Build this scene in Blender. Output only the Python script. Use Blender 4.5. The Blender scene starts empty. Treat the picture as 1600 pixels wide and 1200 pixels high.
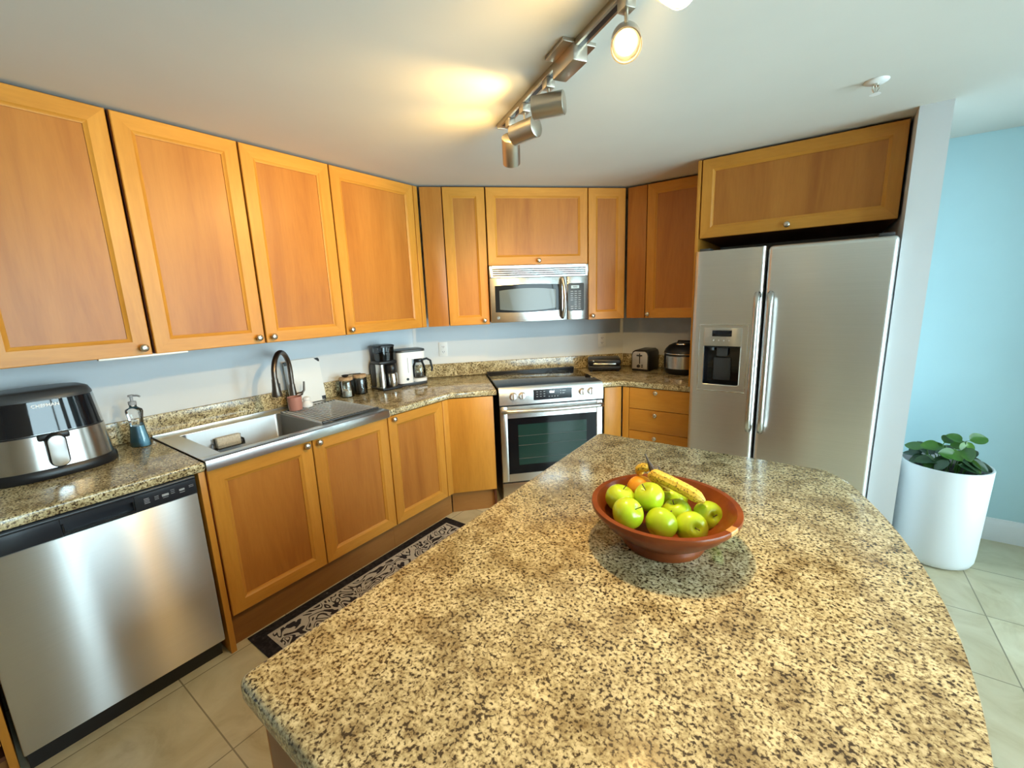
import bpy, bmesh, math, random
from mathutils import Vector, Matrix, noise
random.seed(7)
S = bpy.context.scene
COL = S.collection
PI = math.pi
R2 = math.sqrt(2)

# ------------------------------------------------------------------ camera
cam_d = bpy.data.cameras.new('camera'); cam = bpy.data.objects.new('camera', cam_d); COL.objects.link(cam)
cam_d.sensor_fit = 'HORIZONTAL'; cam_d.sensor_width = 36.0
cam_d.lens = 668.83 / 1600 * 36.0
cam_d.clip_start = 0.02
CAM = Vector((2.6771, -0.6105, 1.5327))
yaw, pitch, roll = math.radians(-35.6043), math.radians(-11.1889), math.radians(-2.0728)
fwd = Vector((math.sin(yaw)*math.cos(pitch), math.cos(yaw)*math.cos(pitch), math.sin(pitch)))
rgt = Vector((math.cos(yaw), -math.sin(yaw), 0)); upv = rgt.cross(fwd)
r2 = math.cos(roll)*rgt + math.sin(roll)*upv
u2 = -math.sin(roll)*rgt + math.cos(roll)*upv
cam.matrix_world = Matrix(((r2.x, u2.x, -fwd.x, CAM.x), (r2.y, u2.y, -fwd.y, CAM.y), (r2.z, u2.z, -fwd.z, CAM.z), (0, 0, 0, 1)))
S.camera = cam

# ------------------------------------------------------------------ view, world, daylight
vs = S.view_settings
vs.view_transform = 'Standard'; vs.look = 'None'; vs.exposure = 0.12; vs.gamma = 1.0; vs.use_curve_mapping = False
W = bpy.data.worlds.new('sky'); S.world = W; W.use_nodes = True
bg = W.node_tree.nodes['Background']
# sky: clear cyan-blue towards +x, bright white haze towards -y
_nt = W.node_tree; _tc = _nt.nodes.new('ShaderNodeTexCoord'); _sx = _nt.nodes.new('ShaderNodeSeparateXYZ'); _rp = _nt.nodes.new('ShaderNodeValToRGB')
_nt.links.new(_tc.outputs['Generated'], _sx.inputs[0])
_mm = _nt.nodes.new('ShaderNodeMapRange'); _mm.inputs['From Min'].default_value = -1; _mm.inputs['From Max'].default_value = 1
_nt.links.new(_sx.outputs['X'], _mm.inputs['Value']); _nt.links.new(_mm.outputs['Result'], _rp.inputs['Fac'])
_e = _rp.color_ramp.elements; _e[0].position = 0.55; _e[0].color = (0.32, 0.31, 0.28, 1); _e[1].position = 0.85; _e[1].color = (0.66, 0.90, 1.0, 1)
_nt.links.new(_rp.outputs[0], bg.inputs['Color']); bg.inputs['Strength'].default_value = 16.0

def area(name, loc, normal, sx, sy, power=0, color=(1, 1, 1), portal=False):
    d = bpy.data.lights.new(name, 'AREA'); d.shape = 'RECTANGLE'; d.size = sx; d.size_y = sy
    d.energy = power; d.color = color
    if portal: d.cycles.is_portal = True
    o = bpy.data.objects.new(name, d); COL.objects.link(o); o.location = loc
    o.rotation_euler = Vector(normal).to_track_quat('-Z', 'Y').to_euler()
    return o

XR, YR, YH, YC, XA, ZC = 4.6, -4.0, 2.97, 3.10, -0.04, 2.33     # room limits
DB = -1.30                                                      # diagonal wall: (x-y)/sqrt2 = DB
# window openings: (wall, from, to, sill, head)
WIN_R = [(-0.62, 1.16, 0.06, 2.22), (1.50, 2.30, 0.06, 2.22)]
WIN_F = []
for a, b, z0, z1 in WIN_R:
    area('daylight', (XR + 0.05, (a+b)/2, (z0+z1)/2), (-1, 0, 0), b-a, z1-z0, portal=True)
for a, b, z0, z1 in WIN_F:
    area('daylight', ((a+b)/2, YR - 0.05, (z0+z1)/2), (0, 1, 0), b-a, z1-z0, portal=True)

# ------------------------------------------------------------------ materials
def newmat(name):
    m = bpy.data.materials.new(name); m.use_nodes = True
    nt = m.node_tree; b = nt.nodes['Principled BSDF']
    return m, nt, b
def N(nt, t, **k):
    n = nt.nodes.new(t)
    for a, v in k.items(): setattr(n, a, v)
    return n
def simple(name, col, rough=0.5, metal=0.0, spec=0.5, emit=None, es=0.0, trans=0.0, ior=1.45, coat=0.0):
    m, nt, b = newmat(name)
    b.inputs['Base Color'].default_value = (*col, 1); b.inputs['Roughness'].default_value = rough
    b.inputs['Metallic'].default_value = metal; b.inputs['Specular IOR Level'].default_value = spec
    b.inputs['IOR'].default_value = ior; b.inputs['Transmission Weight'].default_value = trans
    b.inputs['Coat Weight'].default_value = coat
    if emit: b.inputs['Emission Color'].default_value = (*emit, 1); b.inputs['Emission Strength'].default_value = es
    # faint procedural roughness variation
    nz = N(nt, 'ShaderNodeTexNoise'); nz.inputs['Scale'].default_value = 35
    mr = N(nt, 'ShaderNodeMapRange'); mr.inputs['To Min'].default_value = max(0, rough-0.03); mr.inputs['To Max'].default_value = min(1, rough+0.03)
    tc = N(nt, 'ShaderNodeTexCoord'); nt.links.new(tc.outputs['Object'], nz.inputs['Vector'])
    nt.links.new(nz.outputs['Fac'], mr.inputs['Value']); nt.links.new(mr.outputs['Result'], b.inputs['Roughness'])
    return m
def ramp(nt, stops, fac):
    r = N(nt, 'ShaderNodeValToRGB'); e = r.color_ramp.elements
    while len(e) < len(stops): e.new(0.5)
    for i, (p, c) in enumerate(stops):
        e[i].position = p; e[i].color = (*c, 1)
    nt.links.new(fac, r.inputs['Fac']); return r
def mapped(nt, scale, rand=True):
    tc = N(nt, 'ShaderNodeTexCoord'); mp = N(nt, 'ShaderNodeMapping'); mp.inputs['Scale'].default_value = scale
    nt.links.new(tc.outputs['Object'], mp.inputs['Vector'])
    if rand:
        oi = N(nt, 'ShaderNodeObjectInfo'); ml = N(nt, 'ShaderNodeMath', operation='MULTIPLY'); ml.inputs[1].default_value = 40
        nt.links.new(oi.outputs['Random'], ml.inputs[0]); nt.links.new(ml.outputs[0], mp.inputs['Location'])
    return mp
def wood(name, c0, c1, c2, scale, rough=0.34):
    m, nt, b = newmat(name)
    mp = mapped(nt, scale)
    n1 = N(nt, 'ShaderNodeTexNoise'); n1.inputs['Scale'].default_value = 1.0; n1.inputs['Detail'].default_value = 5; n1.inputs['Roughness'].default_value = 0.6; n1.inputs['Distortion'].default_value = 0.8
    nt.links.new(mp.outputs[0], n1.inputs['Vector'])
    r = ramp(nt, [(0.25, c0), (0.5, c1), (0.75, c2)], n1.outputs['Fac'])
    mp2 = mapped(nt, tuple(s*14 for s in scale))
    n2 = N(nt, 'ShaderNodeTexNoise'); n2.inputs['Scale'].default_value = 1.0; n2.inputs['Detail'].default_value = 3
    nt.links.new(mp2.outputs[0], n2.inputs['Vector'])
    r2_ = ramp(nt, [(0.3, (0.86, 0.82, 0.78)), (0.6, (1, 1, 1))], n2.outputs['Fac'])
    mx = N(nt, 'ShaderNodeMix', data_type='RGBA', blend_type='MULTIPLY'); mx.inputs['Factor'].default_value = 0.45
    nt.links.new(r.outputs[0], mx.inputs['A']); nt.links.new(r2_.outputs[0], mx.inputs['B'])
    nt.links.new(mx.outputs['Result'], b.inputs['Base Color'])
    b.inputs['Roughness'].default_value = rough; b.inputs['Specular IOR Level'].default_value = 0.3
    return m
def granite(name, scale=1.0):
    m, nt, b = newmat(name)
    mp = mapped(nt, (scale, scale, scale), rand=False)
    def noi(s, d=4, r=0.6, dist=0.0):
        n = N(nt, 'ShaderNodeTexNoise'); n.inputs['Scale'].default_value = s; n.inputs['Detail'].default_value = d; n.inputs['Roughness'].default_value = r; n.inputs['Distortion'].default_value = dist
        nt.links.new(mp.outputs[0], n.inputs['Vector']); return n.outputs['Fac']
    base = ramp(nt, [(0.30, (0.27, 0.19, 0.09)), (0.43, (0.45, 0.37, 0.20)), (0.57, (0.70, 0.61, 0.37)), (0.75, (0.82, 0.76, 0.53))], noi(75, 5, 0.75))
    # brownish drifts
    mx0 = N(nt, 'ShaderNodeMix', data_type='RGBA', blend_type='MULTIPLY')
    dr = ramp(nt, [(0.38, (0.50, 0.44, 0.36)), (0.54, (1, 1, 1))], noi(11, 5, 0.65)); mx0.inputs['Factor'].default_value = 0.9
    nt.links.new(base.outputs[0], mx0.inputs['A']); nt.links.new(dr.outputs[0], mx0.inputs['B'])
    # medium brown specks
    sp = ramp(nt, [(0.41, (0.9, 0.9, 0.9)), (0.51, (0, 0, 0))], noi(150, 3, 0.65, 0.4))
    mx1 = N(nt, 'ShaderNodeMix', data_type='RGBA'); mx1.inputs['B'].default_value = (0.15, 0.10, 0.045, 1)
    nt.links.new(sp.outputs[0], mx1.inputs['Factor']); nt.links.new(mx0.outputs['Result'], mx1.inputs['A'])
    # dark clustered minerals
    a = noi(150, 2, 0.5, 0.3)
    cl = noi(22, 4, 0.65)
    ad = N(nt, 'ShaderNodeMath', operation='MULTIPLY_ADD'); ad.inputs[1].default_value = 0.38
    nt.links.new(cl, ad.inputs[0]); nt.links.new(a, ad.inputs[2])
    dk = ramp(nt, [(0.555, (1, 1, 1)), (0.61, (0, 0, 0))], ad.outputs[0])
    mx2 = N(nt, 'ShaderNodeMix', data_type='RGBA'); mx2.inputs['B'].default_value = (0.050, 0.034, 0.018, 1)
    nt.links.new(dk.outputs[0], mx2.inputs['Factor']); nt.links.new(mx1.outputs['Result'], mx2.inputs['A'])
    nt.links.new(mx2.outputs['Result'], b.inputs['Base Color'])
    b.inputs['Roughness'].default_value = 0.13; b.inputs['Specular IOR Level'].default_value = 0.5
    return m
def steel(name, col=(0.60, 0.59, 0.57), rough=0.27, aniso=0.75, brush_z=True):
    m, nt, b = newmat(name)
    b.inputs['Metallic'].default_value = 1; b.inputs['Base Color'].default_value = (*col, 1)
    b.inputs['Roughness'].default_value = rough; b.inputs['Anisotropic'].default_value = aniso
    tg = N(nt, 'ShaderNodeTangent', direction_type='UV_MAP', uv_map='UVMap'); nt.links.new(tg.outputs[0], b.inputs['Tangent'])
    mp = mapped(nt, (3, 3, 700) if brush_z else (700, 700, 3))
    nz = N(nt, 'ShaderNodeTexNoise'); nz.inputs['Scale'].default_value = 1; nz.inputs['Detail'].default_value = 2
    nt.links.new(mp.outputs[0], nz.inputs['Vector'])
    r = ramp(nt, [(0.3, tuple(c*0.97 for c in col)), (0.7, tuple(min(1, c*1.03) for c in col))], nz.outputs['Fac'])
    nt.links.new(r.outputs[0], b.inputs['Base Color'])
    return m
def tile_floor(name):
    m, nt, b = newmat(name)
    tc = N(nt, 'ShaderNodeTexCoord'); mp = N(nt, 'ShaderNodeMapping')
    mp.inputs['Location'].default_value = (-0.64/0.466, 0.2/0.455, 0); mp.inputs['Scale'].default_value = (1/0.466, 1/0.455, 1)
    nt.links.new(tc.outputs['Object'], mp.inputs['Vector'])
    br = N(nt, 'ShaderNodeTexBrick', offset=0.0, squash=1.0)
    br.inputs['Scale'].default_value = 1; br.inputs['Brick Width'].default_value = 1; br.inputs['Row Height'].default_value = 1
    br.inputs['Mortar Size'].default_value = 0.006; br.inputs['Mortar Smooth'].default_value = 0.2; br.inputs['Bias'].default_value = 0
    br.inputs['Color1'].default_value = (0, 0, 0, 1); br.inputs['Color2'].default_value = (1, 1, 1, 1); br.inputs['Mortar'].default_value = (0.5, 0.5, 0.5, 1)
    nt.links.new(mp.outputs[0], br.inputs['Vector'])
    n1 = N(nt, 'ShaderNodeTexNoise'); n1.inputs['Scale'].default_value = 4; n1.inputs['Detail'].default_value = 7; n1.inputs['Roughness'].default_value = 0.62; n1.inputs['Distortion'].default_value = 1.2
    nt.links.new(tc.outputs['Object'], n1.inputs['Vector'])
    st = ramp(nt, [(0.28, (0.54, 0.46, 0.28)), (0.45, (0.68, 0.61, 0.41)), (0.65, (0.78, 0.72, 0.52))], n1.outputs['Fac'])
    tint = ramp(nt, [(0.0, (0.78, 0.76, 0.72)), (1.0, (1, 1, 1))], br.outputs['Color'])
    mx = N(nt, 'ShaderNodeMix', data_type='RGBA', blend_type='MULTIPLY'); mx.inputs['Factor'].default_value = 1
    nt.links.new(st.outputs[0], mx.inputs['A']); nt.links.new(tint.outputs[0], mx.inputs['B'])
    mg = N(nt, 'ShaderNodeMix', data_type='RGBA'); mg.inputs['B'].default_value = (0.26, 0.22, 0.14, 1)
    nt.links.new(br.outputs['Fac'], mg.inputs['Factor']); nt.links.new(mx.outputs['Result'], mg.inputs['A'])
    nt.links.new(mg.outputs['Result'], b.inputs['Base Color'])
    b.inputs['Roughness'].default_value = 0.28
    return m
def paint(name, col, rough=0.75):
    m, nt, b = newmat(name)
    mp = mapped(nt, (1, 1, 1), rand=False)
    nz = N(nt, 'ShaderNodeTexNoise'); nz.inputs['Scale'].default_value = 2.2; nz.inputs['Detail'].default_value = 3
    nt.links.new(mp.outputs[0], nz.inputs['Vector'])
    r = ramp(nt, [(0.3, tuple(c*0.97 for c in col)), (0.7, tuple(min(1, c*1.02) for c in col))], nz.outputs['Fac'])
    nt.links.new(r.outputs[0], b.inputs['Base Color']); b.inputs['Roughness'].default_value = rough
    b.inputs['Specular IOR Level'].default_value = 0.25
    n2 = N(nt, 'ShaderNodeTexNoise'); n2.inputs['Scale'].default_value = 160; nt.links.new(mp.outputs[0], n2.inputs['Vector'])
    bp = N(nt, 'ShaderNodeBump'); bp.inputs['Strength'].default_value = 0.05; nt.links.new(n2.outputs['Fac'], bp.inputs['Height']); nt.links.new(bp.outputs[0], b.inputs['Normal'])
    return m
def mottled(name, stops, scale, rough=0.4, detail=4, spec=0.5, coat=0.0, stretch=(1, 1, 1)):
    m, nt, b = newmat(name)
    mp = mapped(nt, stretch)
    nz = N(nt, 'ShaderNodeTexNoise'); nz.inputs['Scale'].default_value = scale; nz.inputs['Detail'].default_value = detail
    nt.links.new(mp.outputs[0], nz.inputs['Vector'])
    r = ramp(nt, stops, nz.outputs['Fac']); nt.links.new(r.outputs[0], b.inputs['Base Color'])
    b.inputs['Roughness'].default_value = rough; b.inputs['Specular IOR Level'].default_value = spec; b.inputs['Coat Weight'].default_value = coat
    return m
def glass(name, col=(0.975, 0.985, 0.985), rough=0.02, mixt=0.8):
    m, nt, b = newmat(name)
    nt.nodes.remove(b)
    out = nt.nodes['Material Output']
    tr = N(nt, 'ShaderNodeBsdfTransparent'); tr.inputs[0].default_value = (*col, 1)
    gl = N(nt, 'ShaderNodeBsdfGlossy'); gl.inputs['Roughness'].default_value = rough
    fr = N(nt, 'ShaderNodeFresnel'); fr.inputs['IOR'].default_value = 1.5
    ml = N(nt, 'ShaderNodeMath', operation='MULTIPLY_ADD'); ml.inputs[1].default_value = 1.0; ml.inputs[2].default_value = max(0.0, 1-mixt-0.19)
    nt.links.new(fr.outputs[0], ml.inputs[0])
    mx = N(nt, 'ShaderNodeMixShader'); nt.links.new(ml.outputs[0], mx.inputs[0]); nt.links.new(tr.outputs[0], mx.inputs[1]); nt.links.new(gl.outputs[0], mx.inputs[2])
    nt.links.new(mx.outputs[0], out.inputs['Surface'])
    return m

MAP0, MAP1, MAP2 = (0.47, 0.190, 0.024), (0.58, 0.255, 0.036), (0.65, 0.305, 0.050)
M_STILE = wood('maple_stile', MAP0, MAP1, MAP2, (7, 7, 0.9))
M_RAIL = wood('maple_rail', MAP0, MAP1, MAP2, (0.9, 7, 7))
M_PANEL = wood('maple_panel', (0.33, 0.110, 0.018), (0.44, 0.168, 0.029), (0.52, 0.215, 0.040), (6, 6, 0.7))
M_CARC = wood('carcass_wood', (0.09, 0.026, 0.010), (0.13, 0.040, 0.014), (0.16, 0.05, 0.02), (6, 6, 0.8), 0.5)
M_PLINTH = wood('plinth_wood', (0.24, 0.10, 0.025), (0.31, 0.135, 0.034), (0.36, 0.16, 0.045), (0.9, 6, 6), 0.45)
M_GRAN = granite('speckled_granite')
M_STEEL = steel('brushed_steel')
M_STEELD = steel('appliance_steel_dark', (0.66, 0.65, 0.635), 0.38, 1.0)
M_FRIDGE = steel('fridge_steel', (0.74, 0.725, 0.70), 0.34, 0.7)
M_NICKEL = simple('brushed_nickel', (0.66, 0.62, 0.55), 0.28, 1.0)
M_TRACK = simple('satin_nickel_track', (0.55, 0.50, 0.42), 0.36, 1.0)
M_CHROME = simple('polished_metal', (0.82, 0.82, 0.82), 0.10, 1.0)
M_ROD = simple('pale_rack_rod', (0.82, 0.82, 0.80), 0.42, 0.6)
M_KNOB = simple('satin_control_knob', (0.80, 0.79, 0.77), 0.38, 0.85)
M_SINK = steel('sink_steel', (0.66, 0.66, 0.66), 0.28, 0.5, False)
M_BASIN_SHADE = steel('shaded_basin_steel', (0.40, 0.40, 0.40), 0.36, 0.3, False)  # sink steel darkened: shade inside the bowls is put into the colour
M_BRONZE = simple('dark_faucet_metal', (0.17, 0.14, 0.12), 0.36, 1.0)
M_BLACK = simple('black_plastic', (0.012, 0.012, 0.014), 0.35)
M_BGLOSS = simple('black_gloss', (0.008, 0.009, 0.012), 0.06, spec=0.6)
M_BLUEBLK = simple('satin_black_panel', (0.016, 0.020, 0.027), 0.30)
M_DKGREY = simple('dark_grey_plastic', (0.05, 0.055, 0.06), 0.35)
M_GREY = simple('grey_print', (0.35, 0.37, 0.40), 0.5)
M_WHITEP = simple('white_plastic', (0.80, 0.81, 0.80), 0.35)
M_WPRINT = simple('white_print', (0.85, 0.87, 0.88), 0.5)
M_LED = simple('lit_display_digits', (0.9, 0.95, 1), 0.5, emit=(0.8, 0.92, 1), es=3.0)
M_WALL = paint('pale_wall_paint', (0.70, 0.735, 0.76))
M_HALL = paint('hall_wall_paint', (0.49, 0.71, 0.76))
M_CEIL = paint('ceiling_paint', (0.66, 0.655, 0.60))
M_TRIM = paint('white_trim_paint', (0.80, 0.83, 0.84), 0.45)
M_FLOOR = tile_floor('travertine_tile')
M_GLASS = glass('clear_glass')
M_GLASSD = glass('smoky_glass', (0.30, 0.32, 0.34))
M_WINGLASS = glass('window_glass', (0.97, 0.98, 0.98), 0.01, 0.82)
M_MUG = simple('dusty_pink_glaze', (0.44, 0.20, 0.16), 0.3)
M_CERAM = simple('white_ceramic', (0.82, 0.83, 0.84), 0.3)
M_BOARD = simple('white_cutting_board', (0.78, 0.82, 0.84), 0.45)
M_CORK = mottled('cork_lid', [(0.35, (0.40, 0.24, 0.12)), (0.65, (0.55, 0.36, 0.19))], 60, 0.7)
M_SUGAR = mottled('white_sugar', [(0.4, (0.70, 0.64, 0.52)), (0.6, (0.84, 0.80, 0.70))], 300, 0.9)
M_BEANS = mottled('dark_ground_coffee', [(0.4, (0.012, 0.008, 0.006)), (0.6, (0.035, 0.022, 0.015))], 120, 0.6)
M_SOAP = simple('blue_dish_soap', (0.17, 0.38, 0.52), 0.06)
M_SPONGE = mottled('beige_sponge', [(0.4, (0.66, 0.64, 0.56)), (0.6, (0.80, 0.78, 0.70))], 150, 0.9)
M_BOWL = wood('reddish_bowl_wood', (0.13, 0.024, 0.006), (0.21, 0.048, 0.011), (0.29, 0.078, 0.017), (10, 3, 10), 0.28)
M_INLAY = wood('pale_bowl_inlay', (0.52, 0.24, 0.07), (0.60, 0.30, 0.10), (0.66, 0.36, 0.13), (10, 3, 10), 0.28)
M_APPLE = mottled('green_apple_skin', [(0.3, (0.42, 0.58, 0.012)), (0.55, (0.52, 0.68, 0.020)), (0.75, (0.64, 0.72, 0.05))], 14, 0.25, 6, 0.5, 0.2)
M_STALK = simple('brown_stalk', (0.10, 0.055, 0.02), 0.7)
M_ORANGE = mottled('orange_peel', [(0.35, (0.86, 0.32, 0.008)), (0.65, (0.92, 0.42, 0.02))], 70, 0.4)
M_BANANA = mottled('spotted_banana_peel', [(0.36, (0.20, 0.10, 0.02)), (0.42, (0.78, 0.50, 0.05)), (0.7, (0.85, 0.62, 0.10))], 210, 0.45, 3)
M_BSTEM = mottled('banana_crown', [(0.4, (0.07, 0.05, 0.04)), (0.6, (0.20, 0.14, 0.09))], 90, 0.7)
M_LEAF = mottled('green_leaf', [(0.3, (0.022, 0.075, 0.012)), (0.55, (0.05, 0.15, 0.02)), (0.8, (0.12, 0.26, 0.04))], 9, 0.32, 3)
M_LEAFD = mottled('dark_green_leaf', [(0.3, (0.010, 0.035, 0.012)), (0.7, (0.030, 0.075, 0.028))], 9, 0.35, 3)
M_SOIL = mottled('dark_soil', [(0.4, (0.012, 0.009, 0.007)), (0.6, (0.05, 0.035, 0.025))], 80, 0.95)
M_POT = simple('white_pot', (0.76, 0.79, 0.80), 0.42)
M_LENS = simple('lit_lens', (1, 0.9, 0.7), 0.3, emit=(1.0, 0.74, 0.36), es=60)
M_DIM = simple('lamp_glass', (0.75, 0.72, 0.65), 0.25)
M_ISLW = wood('island_wood', (0.22, 0.085, 0.030), (0.29, 0.12, 0.045), (0.33, 0.15, 0.06), (6, 6, 0.8), 0.4)
def rug_mat():
    m, nt, b = newmat('damask_rug')
    tc = N(nt, 'ShaderNodeTexCoord')
    nz = N(nt, 'ShaderNodeTexNoise'); nz.inputs['Scale'].default_value = 7.5; nz.inputs['Detail'].default_value = 1.0; nz.inputs['Distortion'].default_value = 1.6
    nt.links.new(tc.outputs['Object'], nz.inputs['Vector'])
    ml = N(nt, 'ShaderNodeMath', operation='MULTIPLY'); ml.inputs[1].default_value = 52; nt.links.new(nz.outputs['Fac'], ml.inputs[0])
    sn = N(nt, 'ShaderNodeMath', operation='SINE'); nt.links.new(ml.outputs[0], sn.inputs[0])
    fine = N(nt, 'ShaderNodeTexNoise'); fine.inputs['Scale'].default_value = 300; nt.links.new(tc.outputs['Object'], fine.inputs['Vector'])
    ad = N(nt, 'ShaderNodeMath', operation='MULTIPLY_ADD'); ad.inputs[1].default_value = 0.9; nt.links.new(fine.outputs['Fac'], ad.inputs[0]); nt.links.new(sn.outputs[0], ad.inputs[2])
    r = ramp(nt, [(0.16, (0.035, 0.030, 0.036)), (0.26, (0.56, 0.52, 0.47))], ad.outputs[0])
    nt.links.new(r.outputs[0], b.inputs['Base Color']); b.inputs['Roughness'].default_value = 0.95; b.inputs['Specular IOR Level'].default_value = 0.1
    return m
M_RUG = rug_mat()
M_RUGB = mottled('rug_border', [(0.4, (0.022, 0.019, 0.024)), (0.72, (0.05, 0.045, 0.05)), (0.82, (0.30, 0.28, 0.26))], 60, 0.95, 3, 0.1)
M_RUGL = mottled('rug_cream_line', [(0.4, (0.44, 0.41, 0.37)), (0.6, (0.56, 0.52, 0.47))], 200, 0.95, 3, 0.1)

# ------------------------------------------------------------------ mesh builder
class MB:
    def __init__(s): s.bm = bmesh.new()
    def _mat(s, faces, mi):
        for f in faces: f.material_index = mi
    def box(s, x0, x1, y0, y1, z0, z1, bev=0.0, mi=0, seg=2, M=None):
        t = bmesh.new(); bmesh.ops.create_cube(t, size=1)
        for v in t.verts: v.co = Vector(((x0+x1)/2+v.co.x*(x1-x0), (y0+y1)/2+v.co.y*(y1-y0), (z0+z1)/2+v.co.z*(z1-z0)))
        if bev > 0: bmesh.ops.bevel(t, geom=t.edges[:], offset=min(bev, 0.49*min(x1-x0, y1-y0, z1-z0)), segments=seg, profile=0.5, affect='EDGES')
        return s.merge(t, mi, M)
    def merge(s, t, mi=0, M=None):
        if M is not None: bmesh.ops.transform(t, matrix=M, verts=t.verts[:])
        bmesh.ops.recalc_face_normals(t, faces=t.faces[:])
        mp = {}
        for v in t.verts: mp[v] = s.bm.verts.new(v.co)
        for f in t.faces:
            try:
                nf = s.bm.faces.new([mp[v] for v in f.verts]); nf.material_index = mi if mi is not None else f.material_index; nf.smooth = True
            except ValueError: pass
        t.free(); return s
    def rings(s, rings, mi=0, cap0=True, cap1=True, closed=True):
        t = bmesh.new(); rv = [[t.verts.new(p) for p in r] for r in rings]
        n = len(rings[0])
        for a, b in zip(rv, rv[1:]):
            for i in range(n if closed else n-1):
                j = (i+1) % n
                t.faces.new((a[i], a[j], b[j], b[i]))
        if cap0: t.faces.new(list(reversed(rv[0])))
        if cap1: t.faces.new(rv[-1])
        return s.merge(t, mi)
    def lathe(s, prof, seg=32, mi=0, M=None, cap0=True, cap1=True, sx=1, sy=1):
        rs = []
        for r, z in prof:
            rs.append([Vector((math.cos(2*PI*i/seg)*r*sx, math.sin(2*PI*i/seg)*r*sy, z)) for i in range(seg)])
        if M is not None: rs = [[M @ p for p in r] for r in rs]
        return s.rings(rs, mi, cap0, cap1)
    def cyl(s, p0, p1, r0, r1=None, seg=20, mi=0, bev=0.0):
        p0, p1 = Vector(p0), Vector(p1); d = p1-p0; L = d.length
        M = Matrix.Translation(p0) @ d.to_track_quat('Z', 'Y').to_matrix().to_4x4()
        r1 = r0 if r1 is None else r1
        if bev > 0: prof = [(r0-bev, 0), (r0-bev*.3, bev*.3), (r0, bev), (r1, L-bev), (r1-bev*.3, L-bev*.3), (r1-bev, L)]
        else: prof = [(r0, 0), (r1, L)]
        return s.lathe(prof, seg, mi, M)
    def tube(s, pts, r, seg=12, mi=0, caps=True, flat=1.0):
        pts = [Vector(p) for p in pts]; n = len(pts)
        rr = r if isinstance(r, (list, tuple)) else [r]*n
        rs = []; up = None
        for i, p in enumerate(pts):
            d = (pts[min(i+1, n-1)] - pts[max(i-1, 0)]).normalized()
            if up is None:
                up = Vector((0, 0, 1)) if abs(d.z) < 0.9 else Vector((1, 0, 0))
            up = (up - d*up.dot(d)).normalized(); sd = d.cross(up)
            rs.append([p + (up*math.cos(2*PI*k/seg)*flat + sd*math.sin(2*PI*k/seg))*rr[i] for k in range(seg)])
        return s.rings(rs, mi, caps, caps)
    def prism(s, poly, z0, z1, bev=0.0, mi=0, M=None, seg=3, top_only=False):
        t = bmesh.new()
        a = [t.verts.new((x, y, z0)) for x, y in poly]
        f = t.faces.new(a)
        r = bmesh.ops.extrude_face_region(t, geom=[f])
        for v in r['geom']:
            if isinstance(v, bmesh.types.BMVert): v.co.z = z1
        if bev > 0:
            ed = [e for e in t.edges if abs(e.verts[0].co.z-e.verts[1].co.z) < 1e-6 and (not top_only or abs(e.verts[0].co.z-max(z0, z1)) < 1e-6)]
            bmesh.ops.bevel(t, geom=ed, offset=bev, segments=seg, profile=0.5, affect='EDGES')
        return s.merge(t, mi, M)
    def loft(s, lev, a0=0, a1=2*PI, n=3.0, seg=48, mi=0, closed=True, caps=(True, True), off=0.0):
        rs = []
        for z, rx, ry in lev:
            ring = []
            for i in range(seg if closed else seg+1):
                t = a0 + (a1-a0)*i/seg; c, q = math.cos(t), math.sin(t)
                e = 2.0/n
                ring.append(Vector(((rx+off)*math.copysign(abs(c)**e, c), (ry+off)*math.copysign(abs(q)**e, q), z)))
            rs.append(ring)
        return s.rings(rs, mi, caps[0], caps[1], closed)
    def quad(s, pts, mi=0):
        t = bmesh.new(); t.faces.new([t.verts.new(p) for p in pts]); return s.merge(t, mi)
    def build(s, name, mats, parent=None, sharp=35):
        me = bpy.data.meshes.new(name)
        # vertical-first box UVs for the brushed metals
        s.bm.normal_update(); uv = s.bm.loops.layers.uv.new('UVMap')
        for f in s.bm.faces:
            n = f.normal
            for l in f.loops:
                c = l.vert.co
                if abs(n.z) > 0.7: l[uv].uv = (c.y, c.x)
                elif abs(n.y) > abs(n.x): l[uv].uv = (c.z, c.x)
                else: l[uv].uv = (c.z, c.y)
        s.bm.normal_update(); s.bm.to_mesh(me); s.bm.free()
        for f in me.polygons: f.use_smooth = True
        me.set_sharp_from_angle(angle=math.radians(sharp))
        for m in (mats if isinstance(mats, (list, tuple)) else [mats]): me.materials.append(m)
        o = bpy.data.objects.new(name, me); COL.objects.link(o)
        if parent is not None: o.parent = parent
        return o
def one(fn, *a, **k):
    m = MB(); getattr(m, fn)(*a, **k); return m
def tag(o, label, cat, group=None):
    o['label'] = label; o['category'] = cat
    if group: o['group'] = group
    return o
def thing(name, label, cat, loc=(0, 0, 0), rz=0, group=None):
    o = bpy.data.objects.new(name, None); COL.objects.link(o); o.empty_display_size = 0.05
    o.location = loc; o.rotation_euler = (0, 0, rz); return tag(o, label, cat, group)
def struct(o): o['kind'] = 'structure'; return o
def text_mesh(name, txt, size, mat, parent, loc, rot, depth=0.0006, align='CENTER'):
    c = bpy.data.curves.new(name, 'FONT'); c.body = txt; c.size = size; c.extrude = depth; c.align_x = align; c.align_y = 'CENTER'; c.offset = 0.0006
    t = bpy.data.objects.new(name+'_tmp', c); COL.objects.link(t)
    dg = bpy.context.evaluated_depsgraph_get(); me = bpy.data.meshes.new_from_object(t.evaluated_get(dg))
    bpy.data.objects.remove(t); me.materials.clear(); me.materials.append(mat)
    o = bpy.data.objects.new(name, me); COL.objects.link(o); o.parent = parent; o.location = loc; o.rotation_euler = rot
    return o
FRONT = (PI/2, 0, 0)      # text standing on a local front (-y) face
def Bp(d, s, z=0): return ((s+d)/R2, (s-d)/R2, z)
RA, RB, RC = PI/2, PI/4, 0.0

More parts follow.
